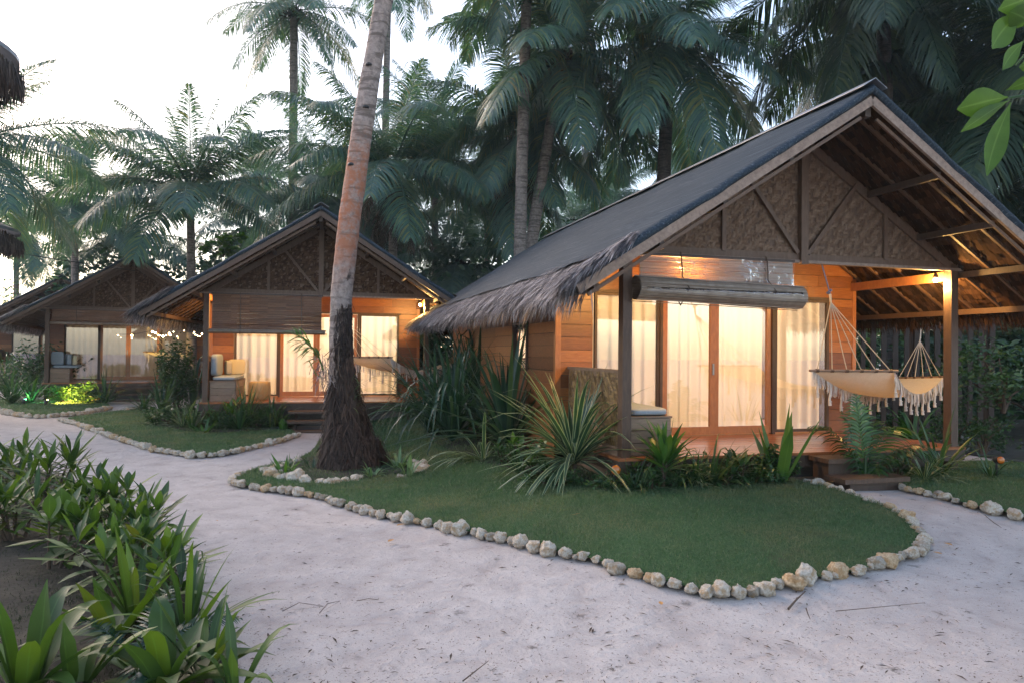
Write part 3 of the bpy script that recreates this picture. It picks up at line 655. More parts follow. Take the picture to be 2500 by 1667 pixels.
cushion('seat_cushion', .50, DP-.2, .09, 'cushion_blue', 1, (-1.95, .80, zb), 'flat lilac grey seat cushion on the bench of the second cabin')
cushion('back_cushion', .14, .9, .46, 'cushion_blue', 1, (-2.16, .55, zb+.092), 'upright pale back cushion on the bench of the second cabin')
cushion('pillow', .36, .12, .34, 'cushion_cream', 1, (-1.86, 1.35, zb+.092), 'square cream zigzag pillow on the bench of the second cabin', 'pillow', 0, .1)
cushion('pillow', .13, .36, .32, 'cushion_print', 1, (-2.0, 1.0, zb+.092), 'small patterned pillow leaning beside the cream one', 'pillow', 0, .3)
cushion('seat_cushion', .75, DP-.2, .09, 'cushion_blue', 2, (-1.80, .80, zb), 'flat pale seat cushion on the bench of the dark third cabin')
cushion('back_cushion', .34, .14, .42, 'cushion_blue', 2, (-2.05, .35, zb+.092), 'grey back cushion at the post of the dark third cabin')
cushion('pillow', .12, .34, .34, 'cushion_blue', 2, (-1.78, .5, zb+.092), 'blue grey pillow in the middle on the third cabin bench', 'pillow', 0, .3)
cushion('pillow', .12, .32, .30, 'cushion_cream', 2, (-1.62, .5, zb+.092), 'small light pillow at the end of the third cabin bench', 'pillow', 0, .3)
st = empty('rattan_stool')
a = NP(); a.lathe([(.0, .40), (.19, .40), (.215, .38), (.225, .30), (.225, .08), (.21, .02), (.19, 0)], n=28); a.build('woven_drum', M['rattan'], st, smooth=True)
for j in range(26):
    th = j/26*6.283; b = NP(); b.tube([(.228*math.cos(th), .228*math.sin(th), .02), (.234*math.cos(th), .234*math.sin(th), .2), (.222*math.cos(th), .222*math.sin(th), .385)], .006, 5); b.build('cane_rib', M['rattan'], st)
local(st, 1, (-1.30, .72, ZD)); tag(st, 'round rattan stool in front of the left curtain of the second cabin', 'stool')
for j, (dx, lab) in enumerate(((.58, 'left'), (.82, 'right'))):
    a = NP()
    for q in (-.05, .05): a.grid(lambda u, v, q=q: (q+.04*math.sin(u*6.283)*(.8+.2*math.cos(v*3)), -.12+.24*v, .012+.02*max(0, math.cos(u*6.283))), 10, 5)
    o = a.build('slippers', M['cushion_cream'], None, smooth=True); local(o, 2, (dx, -.95, ZD-.17-.34)); tag(o, lab+' pair of white slippers on the bottom step of the third cabin', 'slippers', 'slippers on the third cabin step')
# hammocks
def W2L(p, k=0): return MX(k).inverted() @ p
def hammock():
    root = empty('hammock')
    A = Vector((.27, -.0, ZT+.10)); K = W2L(at(2028, 738, 8.82)); L1, R1 = W2L(at(1985, 904, 9.05)), W2L(at(2184, 905, 9.25))
    L2, R2 = W2L(at(2188, 923, 11.0)), W2L(at(2303, 920, 10.35)); K2 = W2L(at(2246, 832, 11.6)); B = W2L(at(2251, 786, 12.1))
    org = (L1+R2)/2; O = lambda p: p-org
    def P(s, t):
        p = L1.lerp(R1, s).lerp(L2.lerp(R2, s), t); sag = .27*4*t*(1-t)+.05*4*s*(1-s)*4*t*(1-t)
        e = (1-.10*4*t*(1-t)); c = L1.lerp(R1, .5).lerp(L2.lerp(R2, .5), t); p = c+(p-c)*e
        return O(p)-Vector((0, 0, sag))
    a = NP(); a.grid(lambda u, v: P(u, v), 24, 40); a.build('cloth_bed', M['canvas'], root, smooth=True)
    for p, q in ((L1, R1), (L2, R2)):
        d = (q-p).normalized(); b = NP(); b.tube([O(p-d*.05), O(q+d*.05)], .017, 10); b.build('spreader_bar', M['bench_wood'], root)
        for j in range(6):
            c = O(p.lerp(q, .05+.18*j)); b = NP(); b.tube([c-d*.02, c+d*.02], .023, 10); b.build('leather_loop', M['post_wood'], root)
    for p, q, kn in ((L1, R1, K), (L2, R2, K2)):
        for j in range(6): b = NP(); b.tube([O(kn), O(p.lerp(q, .05+.18*j))], .006, 6); b.build('rope', M['rope'], root)
    b = NP(); b.tube([O(K), O(K)+Vector((-.01, 0, .10))], [.012, .016], 8); b.build('rope', M['rope'], root)
    b = NP(); b.tube([O(K)+Vector((-.01, 0, .10)), O(K).lerp(O(A), .6)+Vector((.015, 0, 0)), O(A)], .008, 6)
    for j in range(5): th = j*1.3; b.tube([O(K)+Vector((-.03+.02*math.cos(th), .02*math.sin(th), .09+.012*j)), O(K)+Vector((.03*math.cos(th+2), .02, .11+.012*j))], .012, 6)
    b.build('blue_tie', M['blue_rope'], root)
    b = NP(); b.tube([O(K2), O(B)], .009, 6); b.build('rope', M['rope'], root)
    r = np.random.RandomState(4)
    for s in (0, 1):
        a = NP()
        ts = np.linspace(0, 1, 150); E_ = np.array([tuple(P(s, t)) for t in ts])
        D = np.stack([r.normal(0, .12, 150), r.normal(0, .12, 150), -np.ones(150)], -1)
        L = .10+.05*np.abs(np.sin(ts*26))+r.uniform(0, .03, 150)
        a.add(*blades(E_, D, L, .012, 0, 3, 'strip')); a.add(*blades(E_+[.004, .004, 0], D, L*.8, .010, 0, 3, 'strip', side=[0, 1, 0]))
        for t in np.linspace(.04, .96, 9):
            e = P(s, t); a.tube([e, e+Vector((.005, 0, -.12)), e+Vector((0, .01, -.22)), e+Vector((.0, 0, -.30))], [.010, .012, .016, .022], 6)
            a.tube([e+Vector((.0, 0, -.24)), e+Vector((0, 0, -.25))], .024, 6)
        a.build('macrame_fringe', M['fringe_cotton'], root)
    return root, org
hm, horg = hammock()
hk = [(hm, 'cream fringed hammock on the porch of the nearest cabin'), (copy_tree(hm), 'hammock on the second cabin porch, beside the leaning palm trunk'), (copy_tree(hm), 'hammock hung on the dark third cabin beside the string lights')]
for k, (h, lab) in enumerate(hk): local(h, k, horg if k == 0 else (horg.x-.1, horg.y, horg.z)); tag(h, lab, 'hammock', 'fringed hammocks on the porches')
# string lights of the third cabin
sl = empty('string_lights'); Y3 = 23.0
pts = [(1130, 465), (1262, 467), (1460, 430), (1490, 442), (1515, 463), (1530, 468), (1560, 475), (1590, 465), (1620, 447), (1628, 462), (1660, 432), (1760, 420), (1857, 437), (1870, 460), (1890, 470), (1910, 475), (1935, 450), (1950, 440)]
big = {1, 2, 3, 6, 8, 9, 12, 17, 16}
W3 = [at(x/3.92, 700+y/3.92, Y3-.0006*x) for x, y in pts]; o3 = W3[8].copy()
sl.location = o3
b = NP(); b.tube([p-o3+Vector((0, 0, .03)) for p in W3], .006, 5); b.build('cable', M['black'], sl)
for j, p in enumerate(W3):
    r_ = .030 if j in big else .015
    b = NP(); b.lathe([(.002, -r_), (r_*.7, -r_*.7), (r_, 0), (r_*.7, r_*.7), (.002, r_)], p-o3, 10); b.build('string_bulb', M['string_bulb'], sl, smooth=True)
tag(sl, 'string of small warm bulbs across the porch of the dark third cabin', 'string lights')
# slat fence beyond the right side
fr = empty('slat_fence'); FY = 13.6; f0 = at(2050, 990, FY); f1 = at(2420, 985, FY+.3); f0.z = f1.z = 0; fr.location = f0
d = f1-f0; n = 15; r = random.Random(3)
for j in range(n):
    p = d*(j/(n-1)); w = r.uniform(.07, .11); b = NP()
    b.bar(p+Vector((0, r.uniform(-.02, .02), 0)), p+Vector((r.uniform(-.03, .03), 0, 2.35+r.uniform(0, .2))), w, .03, (0, 1, 0)); b.build('slat', M['slat_wood'], fr)
for z in (1.14, 2.25): b = NP(); b.bar(Vector((0, .05, z)), d+Vector((0, .05, z)), .04, .08); b.build('rail', M['slat_wood'], fr)
for t in (.0, .5, 1.0): b = NP(); b.bar(d*t+Vector((0, .1, 0)), d*t+Vector((0, .1, 2.5)), .12, .12, (0, 1, 0)); b.build('post', M['slat_wood'], fr)
tag(fr, 'fence of tall dark vertical slats behind the hammock of the nearest cabin', 'fence')

# ------------------------------------------------------------ ground
def build_ground():
    def ax(c, lo, hi, n, k=4.2):
        t = np.linspace(-1, 1, n); s = np.sinh(k*t)/math.sinh(k); return np.where(s < 0, c+(c-lo)*s, c+(hi-c)*s)
    X = ax(1., -220, 220, 230); Y = ax(5., -120, 320, 230)
    a = NP(); V = []
    for y in Y:
        for x in X:
            h = hz(x, y)
            if abs(x) < 14 and 0 < y < 24: h += .018*noise.noise(Vector((x*1.1, y*1.1, 0)))+.009*noise.noise(Vector((x*4, y*4, 2)))+.004*noise.noise(Vector((x*11, y*11, 5)))
            V.append((x, y, h-.012))
    nx, ny = len(X), len(Y)
    i = np.arange(ny-1)[:, None]*nx+np.arange(nx-1)[None]
    a.add(V, np.stack([i, i+1, i+nx+1, i+nx], -1).reshape(-1, 4))
    return a.build('ground', M['sand'], None, smooth=True)
tag(build_ground(), kind='structure')
K = 1.0629
def px(pts, s=K, ox=0, oy=0): return [(ox+x*s, oy+y*s) for x, y in pts]
def gp(pts): return [G(u, v) for u, v in pts]
def dense(P, step=.12):
    out = []
    for p, q in zip(P, P[1:]):
        n = max(1, int((q-p).length/step)); out += [p.lerp(q, i/n) for i in range(n)]
    return out+[P[-1]]
def inside(poly, x, y):
    c = False; j = len(poly)-1
    for i in range(len(poly)):
        xi, yi, xj, yj = poly[i][0], poly[i][1], poly[j][0], poly[j][1]
        if (yi > y) != (yj > y) and x < (xj-xi)*(y-yi)/(yj-yi)+xi: c = not c
        j = i
    return c
def smooth(P, it=2):
    for _ in range(it):
        Q = []
        for i in range(len(P)):
            p, q = P[i], P[(i+1) % len(P)]; Q += [p.lerp(q, .25), p.lerp(q, .75)]
        P = Q
    return P
def sheet(name, poly, mat, up, step=.25, bump=.0, edge=.02):
    poly = [Vector(p) for p in poly]
    xs = [p.x for p in poly]; ys = [p.y for p in poly]
    pts = [Vector((p.x, p.y)) for p in poly]; nb = len(pts)
    x = min(xs)
    while x < max(xs):
        y = min(ys)
        while y < max(ys):
            if inside(poly, x, y): pts.append(Vector((x+.01*math.sin(y*9), y)))
            y += step
        x += step
    vs, es, fs, *_ = geometry.delaunay_2d_cdt(pts, [], [list(range(nb))], 1, 1e-4)
    me = bpy.data.meshes.new(name)
    eset = set()
    me.from_pydata([(v.x, v.y, hz(v.x, v.y)+up+bump*noise.noise(Vector((v.x*1.5, v.y*1.5, 0)))) for v in vs], [], fs)
    for p in me.polygons: p.use_smooth = True
    # skirt so that the sheet has an edge
    me.update(); o = link(name, me, M[mat])
    return o
# borders, traced as pixels of the photograph and laid on the terrain
main_front = px([(533,1108),(560,1120),(620,1127),(690,1136),(740,1146),(790,1165),(850,1182),(900,1192),(960,1203),(1040,1220),(1100,1232),(1180,1248),(1240,1265),(1290,1275),(1330,1283),(1380,1297),(1440,1320),(1500,1338),(1575,1355),(1620,1367),(1670,1370),(1720,1368),(1770,1358),(1830,1342),(1870,1335),(1920,1325),(1980,1317),(2020,1300),(2070,1288),(2115,1272),(2120,1245),(2097,1215),(2085,1195),(2040,1170),(1990,1152),(1940,1135),(1890,1120),(1850,1110)])
main_back = px([(1780,1100),(1550,1100),(1300,1060),(1100,1030),(1010,960),(870,955),(770,975),(735,1010),(715,1045),(660,1062),(600,1076),(556,1090)])
mid_front = px([(135,965),(175,975),(230,995),(290,1015),(350,1035),(400,1043),(440,1050),(480,1049),(540,1040),(590,1029),(640,1016),(690,999)])
mid_back = px([(640,975),(450,965),(345,936),(240,948)])
left_front = [(x/2.138, 450+y/2.138) for x, y in [(-120,1160),(-60,1172),(0,1187),(60,1202),(130,1215),(200,1217),(270,1214),(340,1209),(420,1202),(470,1192),(520,1182),(580,1170)]]
left_back = [(x/2.138, 450+y/2.138) for x, y in [(560,1140),(300,1130),(0,1120),(-150,1120)]]
right_front = px([(2022,1108),(2060,1120),(2100,1132),(2150,1142),(2200,1157),(2260,1172),(2352,1192),(2450,1212)])
right_back = px([(2500,1090),(2300,1060),(2100,1070)])
z4 = lambda L: [(450+x/3.136, 700+y/3.136) for x, y in L]
ring_front = z4([(625,1425),(650,1465),(700,1472),(760,1485),(850,1497),(940,1512),(1020,1516),(1120,1520),(1200,1506),(1270,1502),(1340,1485),(1400,1470)])
ring_right = z4([(1655,1475),(1720,1455),(1780,1425),(1850,1402),(1800,1380),(1760,1358),(1700,1362)])
ring_left = z4([(640,1412),(720,1395),(790,1370),(870,1355),(905,1338)])
Pm, Pd, Pl, Pr = (smooth(gp(a+b), 2) for a, b in ((main_front, main_back), (mid_front, mid_back), (left_front, left_back), (right_front, right_back)))
lawn_group = 'lawns in front of the cabins'
for poly, nm in ((Pm, 1), (Pd, 2), (Pl, 3), (Pr, 4)): tag(sheet('lawn', poly, 'lawn', .034, .22, .006), kind='structure')
def grass(poly, n, hmax, label, seed, nm='grass', mt='grass'):
    r = np.random.RandomState(seed); xs = [p.x for p in poly]; ys = [p.y for p in poly]; P = []
    A = (max(xs)-min(xs))*(max(ys)-min(ys))
    while len(P) < n:
        x, y = r.uniform(min(xs), max(xs)), r.uniform(min(ys), max(ys))
        if r.uniform() > min(1, (5.5/max(y, 3.4))**1.6): continue
        k = .5+.5*noise.noise(Vector((x*1.6, y*1.6, 7)))
        if r.uniform() > .35+k: continue
        if inside(poly, x, y): P.append((x, y, hz(x, y)+.030, y))
    P = np.array(P); n = len(P); sc = np.clip(P[:, 3]/7, .8, 2.2)
    D = sph(r.uniform(0, 6.28, n), r.uniform(.5, 1.4, n))
    a = NP(); a.add(*blades(P[:, :3], D, hmax*r.uniform(.5, 1.1, n)*np.clip(sc, .9, 1.3), .0042*sc, .9, 2, 'blade', side=sph(r.uniform(0, 6.28, n), np.zeros(n))))
    tag(a.build(nm, M[mt]), label, kind='stuff')
grass(Pm, 130000, .046, 'short mown grass of the large lawn before the nearest cabin', 1)
grass(Pd, 26000, .04, 'short mown grass of the lawn before the second cabin', 2)
grass(Pl, 9000, .045, 'short grass of the small far left lawn', 3)
grass(Pr, 14000, .045, 'short shaded grass of the lawn at the right edge', 4)
bed = smooth(gp(px([(-60,1065),(60,1078),(180,1112),(300,1185),(390,1290),(440,1380),(480,1450),(530,1540),(560,1620),(560,1750),(300,1800),(-300,1800),(-300,1200)])), 2)
tag(sheet('soil_bed', bed, 'soil', .048, .12, .02), kind='structure')
bed2 = smooth(gp(px([(950,985),(1040,1050),(1200,1090),(1300,1118),(1500,1128),(1700,1122),(1830,1108),(1840,1060),(1500,1010),(1200,960)])), 2)
tag(sheet('soil_bed', bed2, 'soil', .046, .15, .015), kind='structure')
bed3 = smooth(gp(px([(345,975),(460,1000),(660,988),(700,975),(640,955),(440,940)])), 1)
tag(sheet('soil_bed', bed3, 'soil', .046, .3, .015), kind='structure')
bed4 = smooth(gp(z4([(640,1430),(760,1475),(1000,1505),(1250,1495),(1500,1470),(1760,1420),(1740,1370),(1500,1310),(1000,1300),(750,1390)])), 1)
tag(sheet('soil_bed', bed4, 'soil', .046, .12, .015), kind='structure')

grass(bed, 26000, .05, 'dark creeping ground cover under the foreground shrubs', 5, 'ground_cover', 'cover')
ff = [Vector(q+(0,)) for q in [(7.6, 9.6), (13, 8.2), (45, 8), (90, 60), (-90, 62), (-60, 30), (-24, 38), (-10, 27), (-1, 20), (4, 19.5), (6.6, 13)]]
tag(sheet('forest_floor', ff, 'soil', .006, 1.6, .0), kind='structure')
# ------------------------------------------------------------ stones
def stone_mesh(seed):
    r = np.random.RandomState(seed); a = NP()
    cuts = [unit(r.normal(size=3)) for _ in range(7)]; ds = r.uniform(.62, .9, 7)
    sc = np.array([1, r.uniform(.7, .95), r.uniform(.6, .85)])
    def f(u, v):
        d = sph(u*2*math.pi, (v-.5)*math.pi*.999); q = d.copy()
        for c, k in zip(cuts, ds):
            m = q@c
            if m > k: q = q-c*(m-k)*.85
        n = .24*noise.noise(Vector(d*1.7+seed))+.16*noise.noise(Vector(d*4.2+seed))+.08*noise.noise(Vector(d*10+seed))
        return tuple(q*(1+n)*sc*.5)
    a.grid(f, 26, 16); return a.mesh('border_stone', True)
SM = [stone_mesh(s) for s in range(12)]
SMESH = []
for tint in ('stone_pale', 'stone_ochre', 'stone_grey'):
    row = []
    for me in SM: m2 = me.copy(); m2.materials.clear(); m2.materials.append(M[tint]); row.append(m2)
    SMESH.append(row)
def stone(p, size, k, t, rz, label, group, tilt=0.):
    o = bpy.data.objects.new('border_stone', SMESH[t][k]); C.objects.link(o)
    o.location = (p.x, p.y, hz(p.x, p.y)+size*.17+.012); o.scale = (size, size, size); o.rotation_euler = (tilt, tilt*.6, rz)
    tag(o, label, 'stone', group)
    return o
def row(pts, s0, s1, place_, group, seed, gap=.92):
    """label per stone says colour, size and where along its row"""
    r = random.Random(seed); P = dense(gp(pts), .02); i = 0.; L = 0; acc = 0; nxt = 0; last = P[0]; out = []
    for p in P:
        acc += (p-last).length; last = p
        if acc >= nxt:
            f = len(out); near = max(.0, min(1, (9-p.y)/5)) ; s = (s0+(s1-s0)*r.random()**1.3)*(1.28 if r.random() < .10 else (.6 if r.random() < .14 else 1))
            out.append((p, s)); nxt = acc+s*gap*.92*(1 if r.random() < .85 else r.uniform(.6, 1.35))
    m = len(out)
    for j, (p, s) in enumerate(out):
        t = 0 if r.random() < .74 else (1 if r.random() < .55 else 2); t_ = ('pale', 'ochre', 'grey')[t]
        big_ = 'large ' if s > (s0+s1)/2*1.08 else ('small ' if s < (s0+s1)/2*.9 else '')
        frac = j/max(1, m-1); third = place_[1][min(len(place_[1])-1, int(frac*len(place_[1])))]
        lab = f'{big_}{t_} rock {third} of the row {place_[0]}'.replace(' along of', ' in')
        q = p+Vector((r.uniform(-.02, .02), r.uniform(-.02, .02), 0))
        stone(q, s*(1.0 if t < 2 else .9), r.randrange(12), t, r.uniform(0, 6.28), lab, f'{big_}{t_} rocks, {third} of the row {place_[0]}', r.uniform(-.25, .25))
row(main_front, .09, .165, ('bordering the main lawn', ['at the left tip', 'below the palm trunk', 'at mid length', 'near the front point', 'at the front point', 'on the right side', 'at the right bend', 'toward the steps']), '', 1)
row(mid_front, .10, .165, ('bordering the middle lawn', ['at the left end', 'along the left slope', 'at the front curve', 'at the right end']), '', 2)
row([px([(556,1090)])[0], px([(533,1108)])[0]], .08, .13, ('closing the tip of the main lawn', ['beside']), '', 3)
row(left_front, .13, .22, ('bordering the far left lawn', ['at the left', 'at the middle', 'at the right end']), '', 4)
row(right_front, .09, .14, ('bordering the right edge lawn', ['at the steps end', 'at the frame end']), '', 5)
row(ring_front, .13, .20, ('ringing the palm base', ['at the left front', 'at the right front']), '', 6)
row(ring_right, .12, .19, ('right of the palm base', ['along']), '', 7, .8)
row(ring_left, .12, .20, ('left behind the palm base', ['along']), '', 8)
row([(x/3.92, 700+y/3.92) for x, y in [(1200,1190),(1290,1175),(1390,1145)]], .10, .16, ('by the third cabin steps', ['along']), '', 9)
p = G(*z4([(855,1490)])[0]); stone(p, .29, 2, 0, 1., 'largest rounded cream rock left of the palm base, at the front of the ring', None)
for j, (x, y, s, lab) in enumerate([(700,1450,.2,'second cream rock in the ring left of the palm base'),(1790,1395,.2,'biggest pale rock right of the palm roots')]): stone(G(*z4([(x,y)])[0]), s, 4+j, 0, j, lab, None)

# ------------------------------------------------------------ palms
def frond(acc, c, az, el, L, droop, r, nl=58, wl=.05, lh=1., lf=.26):
    n = 14; P = []; p = np.array(c, float); d0 = sph(az, el); sd = np.array([-math.sin(az), math.cos(az), 0])+r.normal(0, .12, 3); T = []
    for k in range(n+1):
        t = k/n; d = unit(d0+np.array([0, 0, -1])*droop*t**1.5); P.append(p.copy()); T.append(d); p = p+d*L/n
    P = np.array(P); T = np.array(T)
    acc.tube(P, np.linspace(.035, .006, n+1)*L/4.2, 5, cap=False)
    s = np.linspace(.10, .995, nl); x = s*n; i = np.minimum(x.astype(int), n-1); f = (x-i)[:, None]
    pos = P[i]*(1-f)+P[i+1]*f; tan = unit(T[i]*(1-f)+T[i+1]*f)
    for sg in (-1, 1):
        side = unit(np.cross(tan, np.cross(sd, tan)))*sg; upn = unit(np.cross(side, tan))*sg; upn *= np.where(upn[:, 2:3] < 0, -1, 1)
        sw = .45+.75*s**2; v = side+tan*sw[:, None]+upn*r.normal(-.05, .12, (nl, 1))+r.normal(0, .06, (nl, 3))
        lh = lh*1.0; ll = L*lf*1.15*np.clip(np.sin(np.pi*(s*.86+.12))**.6, .12, 1)*r.uniform(.86, 1.08, nl)
        keep = r.uniform(size=nl) > .03
        nrm = unit(np.cross(tan, side))
        acc.add(*blades(pos[keep], v[keep], ll[keep], wl*L/4.2*r.uniform(.8, 1.15, nl)[keep], lh*r.uniform(.8, 2.0, nl)[keep], 4, 'lflt', side=unit(np.cross(v[keep], upn[keep]))))
def crown(seed, n=24, L=4.2, droop=1.1, elmin=-.5, elmax=1.35, nl=58, wl=.05, lh=1., az0=None):
    r = np.random.RandomState(seed); a = NP()
    for k in range(n):
        t = k/(n-1); el = elmax-(elmax-elmin)*t**.85+r.normal(0, .08); az = k*2.399+r.normal(0, .2)
        if az0 is not None and k < len(az0): az, el = az0[k]
        frond(a, r.normal(0, .05, 3), az, el, L*(.72+.28*min(1, t*3))*r.uniform(.88, 1.06), droop*(.45+.75*t)*r.uniform(.8, 1.2), r, nl, wl, lh)
    return a
CR = {}
def crown_mesh(key, **kw):
    if key not in CR: CR[key] = crown(**kw).mesh('crown')
    return CR[key]
def trunk_np(path, r0, r1, seed, n=14, ring=.14, flare=0., bump=.06):
    P = [Vector(p) for p in path]; Q = []
    m = 120
    for i in range(m):      # catmull-rom
        x = i/(m-1)*(len(P)-1); k = min(int(x), len(P)-2); t = x-k
        a, b, c, d = P[max(k-1, 0)], P[k], P[k+1], P[min(k+2, len(P)-1)]
        Q.append(.5*((2*b)+(c-a)*t+(2*a-5*b+4*c-d)*t*t+(3*b-a-3*c+d)*t**3))
    r = np.random.RandomState(seed); L = [0]
    for a, b in zip(Q, Q[1:]): L.append(L[-1]+(b-a).length)
    rad = [(r0+(r1-r0)*(l/L[-1]))*(1+bump*((l/ring) % 1)-bump/2)*(1+.02*r.normal())+flare*math.exp(-l/.5) for l in L]
    return Q, rad
def palm(label, key, u, v, Y, ub, r0=.15, mat='palm', tm='bark', L=4.2, skirt=False, nuts=False, lean=.0, group=None, sc=1., rz=0., trunk=True, **kw):
    c = at(u, v, Y); b = at(ub, 856, Y+lean); b.z = -.1
    root = empty('coconut_palm', b)
    me = crown_mesh(key, L=L, **kw)
    if mat != 'palm': me = crown_mesh_mat(key, mat)
    elif not me.materials: me.materials.append(M['palm'])
    o = bpy.data.objects.new('crown', me); C.objects.link(o); o.parent = root; o.location = c-b; o.rotation_euler = (0, 0, rz); o.scale = (sc,)*3
    mid = Vector(((c.x-b.x)*.42, (c.y-b.y)*.42, (c.z-b.z)*.5))
    Q, rad = trunk_np([Vector((0, 0, 0)), mid*.5+Vector((0, 0, 0)), mid, c-b-Vector((0, 0, .05))], r0*1.15, r0*.8, 1, flare=.1)
    a = NP(); a.tube(Q, rad, 12); a.build('trunk', M[tm], root, smooth=True)
    r = np.random.RandomState(int(abs(u))+3)
    a = NP()   # fibrous leaf bases
    n = 120; az = r.uniform(0, 6.28, n); D = sph(az, r.uniform(.1, 1.3, n)); a.add(*blades(np.array(c-b)+D*.05-np.array([0, 0, .35]), D, .55, .09, .2, 3, 'blade'))
    a.build('leaf_bases', M['palm_dead'], root)
    if skirt:
        n = 22; a = NP()
        for k in range(n): frond(a, np.array(c-b)-[0, 0, .2], r.uniform(0, 6.28), r.uniform(-1.2, -.7), L*r.uniform(.5, .75), .9, r, 34, .05, 1.6, .2)
        a.build('dead_fronds', M['palm_dead'], root)
    if nuts:
        for k in range(12):
            a = NP(); q = np.array(c-b)+sph(k*2.4, -.5)*.38+[0, 0, -.25-.08*(k % 3)]
            a.lathe([(.004, -.12), (.08, -.08), (.11, 0), (.08, .08), (.004, .12)], q, 10); a.build('coconut', M['coconut'], root, smooth=True)
    tag(root, label, 'palm tree', group or 'coconut palms around the cabins'); return root
def crown_mesh_mat(key, mat):
    k2 = (key, mat)
    if k2 not in CR: m = CR[key].copy(); m.materials.clear(); m.materials.append(M[mat]); CR[k2] = m
    return CR[k2]
crown_mesh('up', seed=11, n=26, L=4.4, droop=.75, elmin=-.65, elmax=1.45, nl=124, wl=.036, lh=.8)
UPL = [(.3, 1.38), (2.8, 1.30), (-1.2, 1.2), (.1, 1.10), (3.25, 1.05), (.2, .86), (3.0, .8), (-.35, .62), (3.6, .6), (-.9, .62), (4.0, .58), (-1.5, .5), (-.1, .38), (3.25, .34), (-.6, .2), (3.8, .18), (-1.2, .1), (4.4, .05), (1.0, .5), (2.1, .5), (-.3, -.1), (3.5, -.1), (-1.6, -.3)]
CR['rosette'] = crown(31, len(UPL), 4.7, 1.2, nl=130, wl=.036, lh=1.2, az0=UPL).mesh('crown'); CR['rosette'].materials.append(M['palm'])
crown_mesh('std', seed=12, n=26, L=4.4, droop=1.15, elmin=-.7, elmax=1.35, nl=124, wl=.034, lh=1.1)
crown_mesh('std2', seed=17, n=24, L=4.4, droop=1.0, elmin=-.8, elmax=1.3, nl=124, wl=.034, lh=1.2)
crown_mesh('tall', seed=13, n=22, L=4.2, droop=1.7, elmin=-.75, elmax=1.2, nl=124, wl=.034, lh=1.2)
crown_mesh('bigA', seed=14, n=25, L=5.4, droop=1.25, elmin=-1.0, elmax=1.3, nl=130, wl=.042, lh=1.3)
crown_mesh('bigB', seed=15, n=26, L=5.6, droop=1.15, elmin=-.95, elmax=1.3, nl=130, wl=.042, lh=1.4)
for nm in ('up', 'std', 'std2', 'tall', 'bigA', 'bigB'): CR[nm].materials.append(M['palm'])
